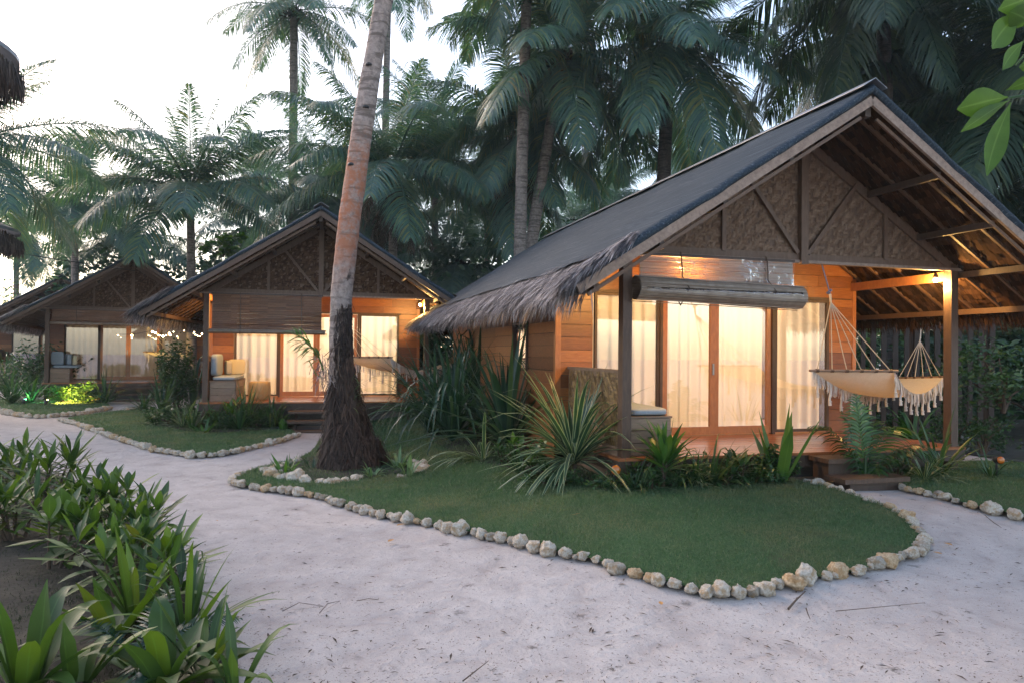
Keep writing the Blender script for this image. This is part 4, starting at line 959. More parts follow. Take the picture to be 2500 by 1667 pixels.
for a in [
 ('tall thin palm with a pale grey trunk standing alone against the sky', 'tall', 718, 28, 29, 712, dict(r0=.19, sc=.95)),
 ('young upright palm with a broad rosette behind the third cabin roof', 'rosette', 465, 470, 24, 470, dict(nuts=False)),
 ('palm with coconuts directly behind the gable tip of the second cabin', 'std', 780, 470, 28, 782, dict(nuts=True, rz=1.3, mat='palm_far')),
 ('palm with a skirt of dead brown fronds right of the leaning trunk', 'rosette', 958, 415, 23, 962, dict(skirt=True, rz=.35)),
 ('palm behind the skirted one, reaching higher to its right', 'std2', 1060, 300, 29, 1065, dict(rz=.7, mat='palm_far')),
 ('large central palm with hanging fronds and a slanting ringed trunk', 'bigA', 1372, 135, 21, 1250, dict(r0=.18, nuts=True, rz=.9, L=5.4, sc=.86)),
 ('large palm with a dark ringed trunk rising behind the main roof', 'bigB', 1635, 75, 21, 1603, dict(r0=.22, sc=.9, tm='bark_dark', rz=.1, L=5.6)),
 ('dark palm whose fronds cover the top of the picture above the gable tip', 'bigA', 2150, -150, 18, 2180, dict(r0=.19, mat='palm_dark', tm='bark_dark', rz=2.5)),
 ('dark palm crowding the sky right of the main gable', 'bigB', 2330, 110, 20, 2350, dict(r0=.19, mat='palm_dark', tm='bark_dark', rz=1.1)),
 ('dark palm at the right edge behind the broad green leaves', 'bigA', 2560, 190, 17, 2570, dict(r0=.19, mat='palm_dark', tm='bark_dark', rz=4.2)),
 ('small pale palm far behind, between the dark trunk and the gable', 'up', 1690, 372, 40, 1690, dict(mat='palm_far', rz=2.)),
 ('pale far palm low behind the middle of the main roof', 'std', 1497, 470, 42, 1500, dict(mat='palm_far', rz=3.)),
 ('palm cut by the left edge of the frame, long fronds over the far roofs', 'std2', -90, 345, 17, -100, dict(rz=.2, sc=.86)),
 ('small far palm between the left edge and the upright rosette', 'up', 182, 485, 29, 185, dict(mat='palm_far', rz=5., sc=.85)),
 ('palm with a thick dark trunk and hanging dead leaves behind the main roof', 'bigA', 1268, 330, 23, 1268, dict(skirt=True, tm='bark_dark', r0=.24, rz=3.4, sc=.8)),
 ('low light palm between the second cabin and the main roof', 'std', 1120, 640, 27, 1120, dict(rz=4., mat='palm_far', sc=.85)),
 ('far palm just left of the second cabin gable', 'std2', 600, 560, 35, 600, dict(mat='palm_far', rz=1.)),
 ('small hazy palm far behind, left of the tall thin trunk', 'std', 628, 425, 48, 628, dict(mat='palm_far', rz=2.)),
 ('low palm behind the third cabin gable', 'std', 300, 575, 33, 300, dict(mat='palm_far', rz=3.)),
 ('shaded palm low at the left behind the farthest cabin', 'std2', 40, 560, 40, 40, dict(rz=2.8)),
 ('palm low behind the skirted palm', 'std', 985, 560, 34, 985, dict(mat='palm_far', rz=.3)),
 ('palm behind the left slope of the main roof', 'std2', 1190, 470, 33, 1190, dict(mat='palm_far', rz=5.3)),
 ('palm peeping over the middle of the main roof', 'std', 1400, 545, 38, 1400, dict(mat='palm_far', rz=2.4)),
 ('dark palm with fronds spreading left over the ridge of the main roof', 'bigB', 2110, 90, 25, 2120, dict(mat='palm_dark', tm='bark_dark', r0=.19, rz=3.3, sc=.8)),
 ('tall palm partly above the frame with frond tips hanging in at the top centre', 'bigB', 1290, -170, 20, 1262, dict(r0=.17, rz=.5, sc=.7)),
 ('palm above the frame behind the top of the leaning trunk', 'tall', 950, -110, 30, 930, dict(r0=.16, rz=1.2, sc=.8, mat='palm_far')),
 ('palm beyond the slat fence at the right edge', 'std', 2460, 470, 22, 2445, dict(tm='bark', r0=.2, rz=1.)),
 ('palm low between the leaning trunk and the second cabin ridge', 'std2', 860, 500, 31, 862, dict(mat='palm_far', rz=2.5)),
]: palm(a[0], a[1], a[2], a[3], a[4], a[5], **a[6])
# palms standing on the beach side, mirrored in the door glass
def plain_palm(x, y, h, key, label, rz):
    root = empty('coconut_palm', (x, y, -.05)); o = bpy.data.objects.new('crown', CR[key]); C.objects.link(o); o.parent = root; o.location = (.4, 0, h); o.rotation_euler = (0, 0, rz)
    Q, rad = trunk_np([Vector((0, 0, 0)), Vector((.1, 0, h*.3)), Vector((.3, 0, h*.7)), Vector((.4, 0, h-.05))], .18, .13, 2, flare=.1)
    a = NP(); a.tube(Q, rad, 10); a.build('trunk', M['bark'], root, smooth=True); tag(root, label, 'palm tree', 'coconut palms on the beach side')
# main leaning palm
def main_palm():
    Y = 10.25; base = at(855, 1125, Y); base.z = hz(base.x, base.y)
    root = empty('leaning_palm', base)
    pts = [(857,1130),(843,1000),(833,880),(833,760),(837,690),(854,531),(884,319),(910,159),(938,0),(975,-160),(1016,-330),(1065,-560),(1110,-820)]
    P = [at(u, v, Y-.0*i)-base for i, (u, v) in enumerate(pts)]
    P[0].z = -.05
    widths = [100,88,62,53,54,56,53,46,48,44,42,40,38]
    m = 200; Q, rad, L = [], [], 0
    for i in range(m):
        x = i/(m-1)*(len(P)-1); k = min(int(x), len(P)-2); t = x-k
        a, b, c, d = P[max(k-1, 0)], P[k], P[k+1], P[min(k+2, len(P)-1)]
        q = .5*((2*b)+(c-a)*t+(2*a-5*b+4*c-d)*t*t+(3*b-a-3*c+d)*t**3)
        if Q: L += (q-Q[-1]).length
        Q.append(q); w = (widths[k]*(1-t)+widths[k+1]*t)/2/FL*Y*.93
        rad.append(w*(1+(.035*(((L+.05*math.sin(L*3))/.13) % 1) if L > 1.9 else 0)))
    n = 40; a = NP(); a.tube(Q, rad, n, cap=False)
    V = a.V[0]
    for i in range(m):
        z = Q[i].z; amp = .012+.06*max(0, 1-z/1.6)+.02*max(0, 1-z/2.4)
        for j in range(n):
            th = j/n*6.283; q = V[i*n+j]; c = np.array(Q[i])
            nn = noise.noise(Vector((math.cos(th)*1.6, math.sin(th)*1.6, z*1.1)))+.6*noise.noise(Vector((math.cos(th)*5, math.sin(th)*5, z*4)))
            V[i*n+j] = q+(q-c)/np.linalg.norm(q-c)*nn*amp
    a.build('trunk', M['bark_main'], root, smooth=True)
    # root mass: many downward rootlets over a flaring cone
    r = np.random.RandomState(8); N_ = 5200; z = r.uniform(0, 1, N_)**1.4*1.25; th = r.uniform(0, 6.283, N_)
    cx = np.interp(z, [q.z for q in Q[:60]], [q.x for q in Q[:60]]); cy = np.interp(z, [q.z for q in Q[:60]], [q.y for q in Q[:60]])
    def RR(z, th): return np.interp(z, [0, .12, .3, .45, .6, .8, 1.1, 1.4], [.49, .455, .41, .365, .315, .26, .215, .18])*(1+.10*np.sin(th*3+1)+.07*np.sin(th*7+z*4))+.05*np.maximum(0, np.cos(th))*(z < .5)
    rr = RR(z, th); P_ = np.stack([cx+rr*np.cos(th), cy+rr*np.sin(th), z], -1)
    D = np.stack([np.cos(th)*.16+r.normal(0, .42, N_), np.sin(th)*.16+r.normal(0, .42, N_), -np.ones(N_)], -1)
    b = NP(); b.add(*blades(P_, D, r.uniform(.07, .26, N_)*np.clip(z+.35, .3, 1), r.uniform(.008, .020, N_), 1.0, 3, 'strip', side=np.stack([-np.sin(th), np.cos(th), 0*th], -1)))
    def cone(u, v):
        zz = v*1.4; t = u*6.283; q = float(RR(np.array(zz), np.array(t)))*(.97+.05*noise.noise(Vector((math.cos(t)*4, math.sin(t)*4, zz*3)))+.05*noise.noise(Vector((math.cos(t)*14, math.sin(t)*14, zz*5))))
        return (float(np.interp(zz, [q_.z for q_ in Q[:60]], [q_.x for q_ in Q[:60]]))+q*math.cos(t), float(np.interp(zz, [q_.z for q_ in Q[:60]], [q_.y for q_ in Q[:60]]))+q*math.sin(t), zz-.06)
    b.grid(cone, 60, 40); b.build('root_mass', M['fibre'], root)
    # ragged bark strips on the lower trunk
    b = NP(); N_ = 700; z = r.uniform(1.2, 2.35, N_); th = r.uniform(-1.6, 1.6, N_)-.3; i = np.searchsorted([q.z for q in Q], z)
    c = np.array([tuple(Q[k]) for k in i]); rr = np.array([rad[k] for k in i])*1.01; P_ = c+np.stack([rr*np.cos(th), -rr*np.abs(np.sin(th)), 0*th], -1)
    D = np.stack([r.normal(0, .25, N_), -.15+r.normal(0, .1, N_), -np.ones(N_)], -1)
    b.add(*blades(P_, D, r.uniform(.05, .18, N_), r.uniform(.012, .04, N_), .2, 2, 'blade')); b.build('loose_bark', M['fibre'], root)
    # climbing notches
    for (u, v) in ((900,158),(893,262),(857,402)):
        p = at(u, v, Y-.125)-base; b = NP(); b.lathe([(.0, -.022), (.045, -.02), (.05, 0), (.036, .02), (0, .024)], p, 12); b.build('notch', M['black'], root, smooth=True)
    o = bpy.data.objects.new('crown', CR['bigA']); C.objects.link(o); o.parent = root; o.location = Q[-1]; o.scale = (.62,)*3; o.rotation_euler = (0, 0, 2.)
    # aerial roots
    b = NP(); b.tube([at(800, 880, Y-.3)-base, at(812, 850, Y-.25)-base, at(828, 845, Y-.22)-base, at(825, 905, Y-.22)-base], .008, 6); b.tube([at(790, 870, Y-.3)-base, at(830, 835, Y-.2)-base], .005, 5); b.build('aerial_root', M['twig'], root)
    tag(root, 'large leaning palm with orange lichen on its trunk and a dark root mass', 'palm tree')
    return Y
YP = main_palm()

# ------------------------------------------------------------ plants
def out(p):
    """keep a plant base off the decks"""
    p = Vector(p); f = 1-.03*rnd.random()
    for k in (0, 1, 2):
        for _ in range(60):
            q = MX(k).inverted() @ p
            if not (-2.5 < q.x < 2.5 and -.26 < q.y < 1.9): break
            p = Vector((p.x*.99, p.y*.99, 0)); p.z = hz(p.x, p.y)
        else: continue
    return p
def strappy(name, base, n, L, W, mat, label, seed, el=(.35, 1.35), droop=(.8, 1.8), seg=8, fold=.18, stem=0., cat='plant', group=None, pw=1.2, leanx=0.):
    r = np.random.RandomState(seed); a = NP(); k = np.arange(n); az = k*2.4+r.normal(0, .3, n); e = r.uniform(el[0], el[1], n)
    P = np.stack([.03*np.cos(az), .03*np.sin(az), stem*r.uniform(.6, 1, n)], -1)*[1+8*stem*0, 1, 1]
    D = sph(az, e); D[:, 0] += leanx
    a.add(*blades(P, D, L*r.uniform(.6, 1.1, n), W*r.uniform(.75, 1.15, n), r.uniform(droop[0], droop[1], n), seg, 'blade', fold=fold, pw=pw))
    root = empty(name, out(base)); a.build('leaves', M[mat], root, smooth=True)
    if stem: b = NP(); b.tube([(0, 0, -.02), (.01, 0, stem*.5), (0, 0, stem)], [.03, .025, .02], 8); b.build('stem', M['twig'], root)
    tag(root, label, cat, group); return root
def rosette_shrub(name, base, h, nst, nl, L, W, mat, label, seed, spread=.25, prof='obov', el=(-.1, 1.2), cat='shrub', droop=(.3, 1.2), group=None):
    r = np.random.RandomState(seed); a = NP(); b = NP()
    for s in range(nst):
        az = r.uniform(0, 6.28); q = r.uniform(.2, 1)*spread; hh = h*r.uniform(.55, 1.); tip = np.array([q*math.cos(az), q*math.sin(az), hh])
        b.tube([(0.3*tip[0], .3*tip[1], -.02), tuple(tip*[.7, .7, .55]), tuple(tip)], [.014, .011, .007], 6)
        k = np.arange(nl); az_ = k*2.4+r.uniform(0, 6); e = np.interp(k/nl, [0, 1], [el[1], el[0]])+r.normal(0, .12, nl)
        P = tip-np.stack([0*k, 0*k, k/nl*hh*.45], -1)
        a.add(*blades(P, sph(az_, e), L*r.uniform(.65, 1.1, nl)*np.interp(k/nl, [0, .3, 1], [.7, 1, 1]), W*r.uniform(.75, 1.15, nl), r.uniform(droop[0], droop[1], nl), 7, prof, fold=.13))
    root = empty(name, out(base)); a.build('leaves', M[mat], root, smooth=True); b.build('stems', M['twig'], root)
    tag(root, label, cat, group); return root
def leafy(name, base, size, n, lw, mat, label, seed, cat='bush', prof='leaf', asp=2.2, group=None, trunk=True, hollow=.0):
    """crown of leaf clumps inside a lumpy volume"""
    r = np.random.RandomState(seed); sx, sy, sz = size; nc = max(6, n//26)
    cc = r.normal(0, .42, (nc, 3)); cc = cc/np.maximum(1, np.linalg.norm(cc, axis=1))[:, None]
    cc[:, 2] = cc[:, 2]*.5+.55; P = cc[r.randint(0, nc, n)]*[sx, sy, sz]+r.normal(0, .09, (n, 3))*[sx, sy, sz]; P[:, 2] = np.maximum(P[:, 2], .03)
    D = sph(r.uniform(0, 6.28, n), r.uniform(-.6, .9, n))
    a = NP(); a.add(*blades(P, D, lw*asp*r.uniform(.6, 1.2, n), lw*r.uniform(.7, 1.2, n), r.uniform(.2, 1.3, n), 3, prof, fold=.12, side=unit(np.cross(D, unit(r.normal(0, 1, (n, 3))+[0, 0, 1.5])))))
    root = empty(name, out(base)); a.build('foliage', M[mat], root)
    b = NP()
    for k in range(7 if trunk else 3):
        q = cc[r.randint(0, nc)]*[sx, sy, sz]; b.tube([(0, 0, -.05), tuple(q*[.3, .3, .55]), tuple(q)], [.03*sz**.5, .02*sz**.5, .006], 6)
    b.build('stems', M['twig'], root); tag(root, label, cat, group); return root
# bed in front of the nearest cabin
strappy('variegated_plant', G(1400,1172), 110, 1.3, .055, 'striped', 'large plant with cream edged strap leaves at the left corner of the deck', 1, el=(-.1, 1.3), droop=(.3, 1.5), stem=.3)
strappy('variegated_plant', G(1175,1125), 44, .95, .045, 'striped', 'smaller cream edged strap plant leaning over the lawn under the eave', 2, el=(-.1, .9), droop=(.9, 2.2), leanx=-.6)
strappy('pandan', G(1240,1100), 70, 1.9, .07, 'sword', 'big dark sword leaved pandan in front of the side wall', 3, el=(.2, 1.5), droop=(.15, 1.1), stem=.15)
strappy('pandan', G(1105,1085), 110, 2.2, .05, 'sword', 'tall arching blade plant at the left end of the nearest cabin bed', 4, el=(.7, 1.5), droop=(.8, 2.6), stem=.1)
strappy('pandan', G(1060,1065), 90, 2.0, .045, 'sword', 'thin bladed plant beside the second cabin, under the thatch corner', 5, el=(.8, 1.5), droop=(.6, 2.4))
strappy('pandan', G(1165,1040), 64, 2.5, .065, 'sword', 'tallest upright blade plant reaching the thatch', 6, el=(1.0, 1.52), droop=(.2, 1.5))
rosette_shrub('broad_leaf_plant', G(1290,1140), .34, 5, 9, .26, .075, 'broad', 'light green broad leaved plant left of the striped plant', 7, prof='leaf')
rosette_shrub('broad_leaf_plant', G(1330,1110), .55, 6, 9, .32, .07, 'bush', 'dark shrub between the pandan and the woven panel', 8, prof='leaf')
rosette_shrub('broad_leaf_plant', G(1350,1085), 1.0, 7, 12, .25, .05, 'bush', 'dark tall leafy shrub before the side wall', 9, spread=.5, prof='leaf')
strappy('grass_clump', G(1490,1120), 60, .55, .010, 'bush', 'wispy grass clump at the foot of the left post', 10, el=(.6, 1.5), droop=(.3, 1.8), fold=0, seg=5)
strappy('brown_grass', G(1385,1105), 16, 1.15, .012, 'fern_brown', 'dry brown stalks rising before the woven panel', 11, el=(1.2, 1.55), droop=(.1, .5), fold=0, seg=5)
def tag2(o): return o
rosette_shrub('ti_plant', G(1615,1175), .5, 5, 11, .55, .07, 'broad', 'upright green plant in front of the bench end', 12, spread=.12, prof='leaf', el=(.2, 1.4), droop=(.1, .9))
strappy('spider_plant', G(1565,1185), 40, .38, .028, 'striped', 'small striped spider plant beside the orange lamp', 13)
strappy('spider_plant', G(1690,1190), 44, .40, .027, 'striped', 'striped spider plant second from the orange lamp', 14)
strappy('blade_plant', G(1735,1175), 44, .7, .03, 'bush', 'arching blade plant before the middle of the deck', 15, el=(.5, 1.45), droop=(.5, 1.9))
strappy('blade_plant', G(1655,1165), 36, .65, .022, 'bush', 'thin blade plant leaning out over the left of the deck', 16, el=(.5, 1.4), droop=(.5, 2.))
rosette_shrub('broad_leaf_plant', G(1800,1165), .3, 6, 10, .26, .05, 'bush', 'leafy plant before the deck, left of the palm seedling', 17, prof='leaf', spread=.2)
leafy('fern_bush', G(1880,1172), (.28, .2, .42), 800, .028, 'bush', 'dense dark bush at the left of the low steps', 18, asp=2.6)
strappy('palm_seedling', G(1903,1145), 7, .95, .13, 'broad', 'coconut seedling with two broad pointed leaves by the steps', 19, el=(1.0, 1.5), droop=(.1, .5), seg=8, fold=.2)
leafy('low_herb', G(1450,1190), (.2, .15, .14), 120, .03, 'bush', 'low herbs below the big striped plant', 20)
leafy('low_herb', G(1340,1170), (.25, .15, .16), 140, .03, 'striped', 'low pale herbs left of the big striped plant', 21)
# coconut sapling in front of the deck
def sapling():
    b0 = G(2112,1182); root = empty('coconut_sapling', b0, 0, .82); r = np.random.RandomState(5)
    for j, (az, el, L, dr) in enumerate([(3.0, 1.15, 1.15, 1.1), (1.9, 1.45, 1.2, .35), (1.4, 1.35, 1.1, .3), (.4, 1.15, 1.25, 1.3), (.0, .9, 1.2, 1.5), (5.6, 1.0, 1.15, 1.3), (.8, 1.3, .95, .9), (2.6, 1.35, 1.0, .6)]):
        a = NP(); frond(a, (0, 0, .05), az, el, L, dr, r, 24, .12, .9, .30); a.build('frond', M['broad' if j in (1, 2, 3) else 'bush'], root)
    a = NP(); a.tube([(0, 0, -.05), (0, 0, .15), (.01, 0, .4)], [.035, .028, .015], 8); a.build('stem', M['bush'], root)
    tag(root, 'young coconut palm sapling in front of the hammock', 'sapling')
sapling()
FR = random.Random(21)
FILL = [(u, v+FR.uniform(-10, 8)) for u, v in [(1270,1165),(1310,1180),(1365,1190),(1545,1165),(1590,1190),(1640,1192),(1700,1165),(1755,1190),(1810,1182),(1845,1168),(1235,1145),(1500,1195)]]
for j, (u, v) in enumerate(FILL):
    if j % 3 == 0: strappy('blade_plant', G(u, v), 44, .5, .022, 'bush', 'small arching blade plant filling the bed along the nearest deck', 300+j, el=(.3, 1.45), droop=(.4, 1.9), group='small blade plants of the nearest bed')
    elif j % 3 == 1: rosette_shrub('bedding_plant', G(u, v), .24, 7, 10, .2, .042, 'bush', 'small leafy bedding plant filling the bed along the nearest deck', 300+j, prof='leaf', spread=.22, group='small bedding plants of the nearest bed')
    else: leafy('low_herb', G(u, v), (.34, .22, .2), 500, .026, 'bush', 'low dense herb filling the bed along the nearest deck', 300+j, group='low herbs of the nearest bed')
leafy('shrub', G(1290,1090), (.9, .35, .75), 1800, .04, 'bush', 'dark shrub mass under the side window of the nearest cabin', 330)
leafy('shrub', G(1130,1060), (.8, .4, .6), 1500, .045, 'bush', 'dark low shrub mass under the thatch corner', 331)
# right of the steps
strappy('dry_fern', G(2230,1120), 26, .85, .012, 'fern_brown', 'arching brown fern right of the sapling', 30, el=(.5, 1.2), droop=(1.2, 2.4), fold=0)
strappy('spider_plant', G(2258,1172), 54, .6, .028, 'striped', 'pale spider plant right of the steps', 31, el=(-.1, 1.3))
rosette_shrub('broad_leaf_plant', G(2190,1168), .25, 5, 8, .2, .06, 'bush', 'low broad leaved plant at the right end of the steps', 32, prof='leaf', spread=.2)
strappy('blade_plant', G(2290,1150), 22, .9, .03, 'bush', 'tall blade plant below the right post', 33, el=(.7, 1.5), droop=(.2, 1.4))
strappy('spider_plant', G(2420,1170), 34, .5, .022, 'bush', 'dark spider plant behind the small red lamp', 34, el=(0, 1.3))
leafy('shrub', G(2400,1110), (.7, .4, .55), 900, .035, 'bush', 'dark shrub behind the grey pot', 35)
leafy('shrub', at(2450,1000,11.5)*1, (1.3, .8, 1.0), 1600, .05, 'bush', 'green bushes at the right edge below the fence', 36)
leafy('shrub', G(2200,1065), (.8, .3, .5), 1000, .045, 'bush', 'dark shrubs behind the hammock fringe', 37)
leafy('shrub', G(2330,1100), (.35, .3, .75), 800, .03, 'bush', 'tall dark potted shrub at the foot of the right post', 38)
strappy('blade_plant', G(2230,1085), 26, 1.0, .07, 'broad', 'broad drooping blades lit beside the sapling', 39, el=(.5, 1.3), droop=(.8, 2.0))
pt = empty('flower_pot', G(2345,1100)); a = NP(); a.lathe([(.0, 0), (.12, 0), (.15, .18), (.155, .20), (.175, .20), (.18, .24), (.16, .24), (.15, .2), (.14, .18), (0, .17)], n=26); a.build('pot_body', M['pot'], pt, smooth=True)
b = NP(); b.lathe([(.17, .205), (.19, .21), (.19, .245), (.175, .25)], n=26); b.build('rim', M['pot'], pt, smooth=True); tag(pt, 'round grey plant pot under the right post', 'pot')
# garden lamps
def spot_lamp(u, v, r_, mat, label, aim=-.6):
    p = at(u, v, 0.1); q = G(u, v+52); q = at(u, v, q.y); g = Vector((q.x, q.y, hz(q.x, q.y))); root = empty('garden_lamp', g); h = q.z-g.z
    d = Vector((0, -1, .12)).normalized(); c = Vector((0, 0, h))
    a = NP(); a.tube([c-d*.10, c-d*.06, c, c+d*.02], [r_*.5, r_*.85, r_*1.0, r_*1.05], 18); a.build('housing', M['black'], root, smooth=True)
    a = NP(); a.tube([c+d*.018, c+d*.035, c+d*.042], [r_*.95, r_*.9, r_*.4], 18); a.build('lens', M[mat], root, smooth=True)
    a = NP(); a.tube([c-d*.05-Vector((0, 0, r_*.6)), Vector((0, .05, -.05))], .014, 6); a.build('stake', M['black'], root)
    tag(root, label, 'lamp'); return root
spot_lamp(1503,1146,.055, 'orange_lens', 'round orange garden lamp on a stake in front of the striped plant')
spot_lamp(2440,1122,.045, 'orange_lens', 'small reddish garden lamp at the far right bed')
# bed of the second cabin
for j, a in enumerate([
 ('striped', 445,1045,46,.85,.035,'pale spiky strap plant at the front left of the second cabin bed',(0,1.3)),
 ('bush', 520,1040,44,.75,.03,'dark arching blade plant left in the second cabin bed',(.3,1.4)),
 ('bush', 600,1035,60,1.15,.025,'tall reed like plant before the rattan stool',(.9,1.5)),
 ('bush', 660,1030,44,.8,.03,'arching blades beside the steps of the second cabin',(.6,1.5)),
 ('bush', 560,1050,30,.6,.03,'low blades in the middle of the second cabin bed',(.3,1.3)),
 ('sword', 395,1010,26,1.4,.05,'tall dark blades between the second and third cabins',(.7,1.5)),
 ('sword', 470,1000,14,2.1,.07,'upright snake like blades at the left post of the second cabin',(1.2,1.53)),
 ('bush', 380,1040,36,.8,.03,'low dark spray at the left end of the second cabin bed',(.1,1.2))]):
    strappy('blade_plant', G(a[1], a[2]), a[3], a[4], a[5], a[0], a[6], 50+j, el=a[7], droop=(.3, 1.7))
for j, (u, v) in enumerate([(420,1040),(470,1050),(540,1045),(585,1052),(630,1045),(675,1042),(400,1020),(350,1000)]):
    if j % 2: strappy('blade_plant', G(u, v), 44, .8, .035, 'bush', 'small arching blade plant in the second cabin bed', 340+j, el=(.3, 1.45), droop=(.4, 1.8), group='small blade plants of the second bed')
    else: leafy('low_herb', G(u, v), (.5, .3, .38), 600, .045, 'bush', 'low dense herb in the second cabin bed', 340+j, group='low herbs of the second bed')
leafy('fern_bush', G(430,1005), (.5, .45, 1.75), 3000, .05, 'bush', 'tall dark bush beside the left post of the second cabin', 60)
leafy('shrub', G(500,1025), (.7, .3, .4), 900, .05, 'bush', 'dark low shrub at the left of the second cabin bed', 61)
leafy('shrub', G(620,1020), (.8, .3, .4), 900, .05, 'bush', 'dark low shrub at the right of the second cabin bed', 62)
rosette_shrub('broad_leaf_plant', G(570,1045), .6, 4, 9, .35, .08, 'broad', 'lit broad leaved plant in the second cabin bed', 63, prof='leaf')
strappy('fan_palm', G(498,1058), 18, .42, .05, 'broad', 'small fan leaf at the front of the second cabin bed', 64, el=(.2, 1.3), droop=(.1, .6))
strappy('heart_leaf', G(692,1050), 3, .3, .15, 'broad', 'single heart shaped leaf by the steps of the second cabin', 65, el=(1.1, 1.5), droop=(.2, .4))
leafy('shrub', G(945,1010), (.9, .4, .65), 1300, .05, 'bush', 'green shrub right of the palm trunk under the second cabin deck', 66)
leafy('shrub', G(1010,985), (.7, .5, 1.5), 1400, .06, 'bush', 'dark climbing shrub at the right wall of the second cabin', 67)
strappy('blade_plant', G(905,1000), 24, 1.0, .03, 'bush', 'thin blades right of the palm trunk before the second deck', 68, el=(.7, 1.5))
rosette_shrub('broad_leaf_plant', G(1000,1030), .4, 5, 9, .25, .05, 'broad', 'light leafy plant on the lawn edge by the thatch corner', 69, prof='leaf')
# third cabin bed
for j, a in enumerate([(30,985,60,1.3,'grassy clump lit green at the far left'), (75,985,50,1.1,'grassy clump beside the green lamp'), (255,985,30,1.2,'spiky plant right of the warm lamp'), (60,950,44,2.0,'tall dark blades before the farthest cabin'), (15,960,44,1.9,'tall dark blades at the left edge')]):
    strappy('blade_plant', G(a[0], a[1]), a[2], a[3], .045, 'bush', a[4], 70+j, el=(.5, 1.5), droop=(.4, 1.8))
leafy('shrub', G(160,982), (1.1, .35, .6), 1300, .06, 'broad', 'bush glowing yellow above the warm garden lamp', 76)
leafy('shrub', G(215,985), (.8, .35, .4), 700, .06, 'bush', 'low shrub at the right of the glowing bush', 77)
leafy('shrub', G(95,968), (1.6, .6, 1.6), 1800, .07, 'bush', 'dark bushes beside the post of the third cabin', 78)
for (u, v, mat, col, pw, lab) in ((58, 988, 'green_lamp', (.2, 1, .5), 8, 'green garden uplight at the far left bed'), (112, 990, 'warm_lamp', (1, .60, .13), 110, 'warm yellow garden uplight under the glowing bush')):
    g = G(u, v); root = empty('garden_uplight', g); a = NP(); a.tube([(0, 0, -.03), (0, 0, .10), (0, .02, .16)], [.03, .05, .06], 14); a.build('housing', M['black'], root, smooth=True)
    a = NP(); a.tube([(0, .02, .158), (0, .02, .17)], [.05, .05], 14); a.build('lens', M[mat], root, smooth=True); tag(root, lab, 'lamp')
    l = bpy.data.lights.new('uplight', 'SPOT'); l.energy = pw*LP; l.color = col; l.shadow_soft_size = .04; l.spot_size = R(74); l.spot_blend = .6
    lo = bpy.data.objects.new('uplight', l); C.objects.link(lo); lo.location = g+Vector((0, -.02, .22)); lo.rotation_euler = Vector((.35, .95, .03)).to_track_quat('-Z', 'Y').to_euler()
# around the main palm
strappy('lily_plant', G(*z4([(770,1460)])[0]), 10, .42, .045, 'broad', 'narrow leaved lily left of the palm base', 80, el=(.8, 1.5), droop=(.1, .6))
rosette_shrub('lily_plant', G(*z4([(840,1465)])[0]), .12, 2, 7, .2, .05, 'pale_leaf', 'small pale plant behind the big cream rock', 81, spread=.06, prof='leaf')
strappy('lily_plant', G(*z4([(980,1410)])[0]), 26, .35, .025, 'bush', 'grassy plant at the left foot of the palm roots', 82)
strappy('spider_plant', G(*z4([(1440,1470)])[0]), 26, .30, .03, 'pale_leaf', 'spiky light plant at the right front of the palm roots', 83, el=(.1, 1.3))
strappy('lily_plant', G(*z4([(1640,1400)])[0]), 14, .34, .06, 'pale_leaf', 'pale broad leaved lily right of the palm roots', 84, el=(.6, 1.4), droop=(.5, 1.4))
strappy('lily_plant', G(*z4([(1715,1460)])[0]), 7, .38, .06, 'pale_leaf', 'drooping pale leaves among the right ring rocks', 85, el=(1., 1.5), droop=(.8, 2.))
strappy('lily_plant', G(*z4([(1180,1490)])[0]), 10, .25, .03, 'bush', 'flat leaves lying at the front foot of the palm', 86, el=(.1, .7))
# orchid on the palm trunk
ob = at(790, 905, YP-.25); root = empty('orchid', ob); a = NP(); r = np.random.RandomState(6)
a.tube([(0, 0, 0), Vector(at(775, 860, YP-.3))-ob, Vector(at(745, 835, YP-.35))-ob], [.012, .012, .008], 6); a.tube([Vector((0, 0, -.1)), Vector(at(772, 915, YP-.3))-ob, Vector(at(755, 880, YP-.3))-ob], .008, 6)
for (u, v), nn, L in (((750, 838), 16, .3), ((762, 850), 14, .3), ((735, 825), 12, .28), ((778, 875), 18, .22)):
    q = at(u, v, YP-.33)-ob; n = nn; a.add(*blades(np.array(q)+r.normal(0, .02, (n, 3)), sph(r.uniform(2, 4.5, n), r.uniform(-.3, 1.2, n)), L, .028, 1., 5, 'leaf', fold=.15))
a.build('leaves', M['broad'], root); b = NP(); n = 160; b.add(*blades(r.normal(0, .06, (n, 3))*[1, .6, 2.0], sph(r.uniform(0, 6.28, n), r.uniform(-1.2, .6, n)), .16, .008, 1.2, 4, 'strip')); b.build('root_tuft', M['thatch'], root)
tag(root, 'orchid with green leafy shoots growing on the left side of the leaning palm', 'orchid')
root = empty('fern', at(868, 960, YP-.2)); a = NP(); n = 40; a.add(*blades(r.normal(0, .03, (n, 3))*[1, .3, 5], sph(r.uniform(-1, 1, n), r.uniform(-.2, 1.2, n)), .2, .012, 1.2, 4, 'leaf')); a.build('leaves', M['bush'], root); tag(root, 'small fern on the right side of the leaning palm trunk', 'fern')
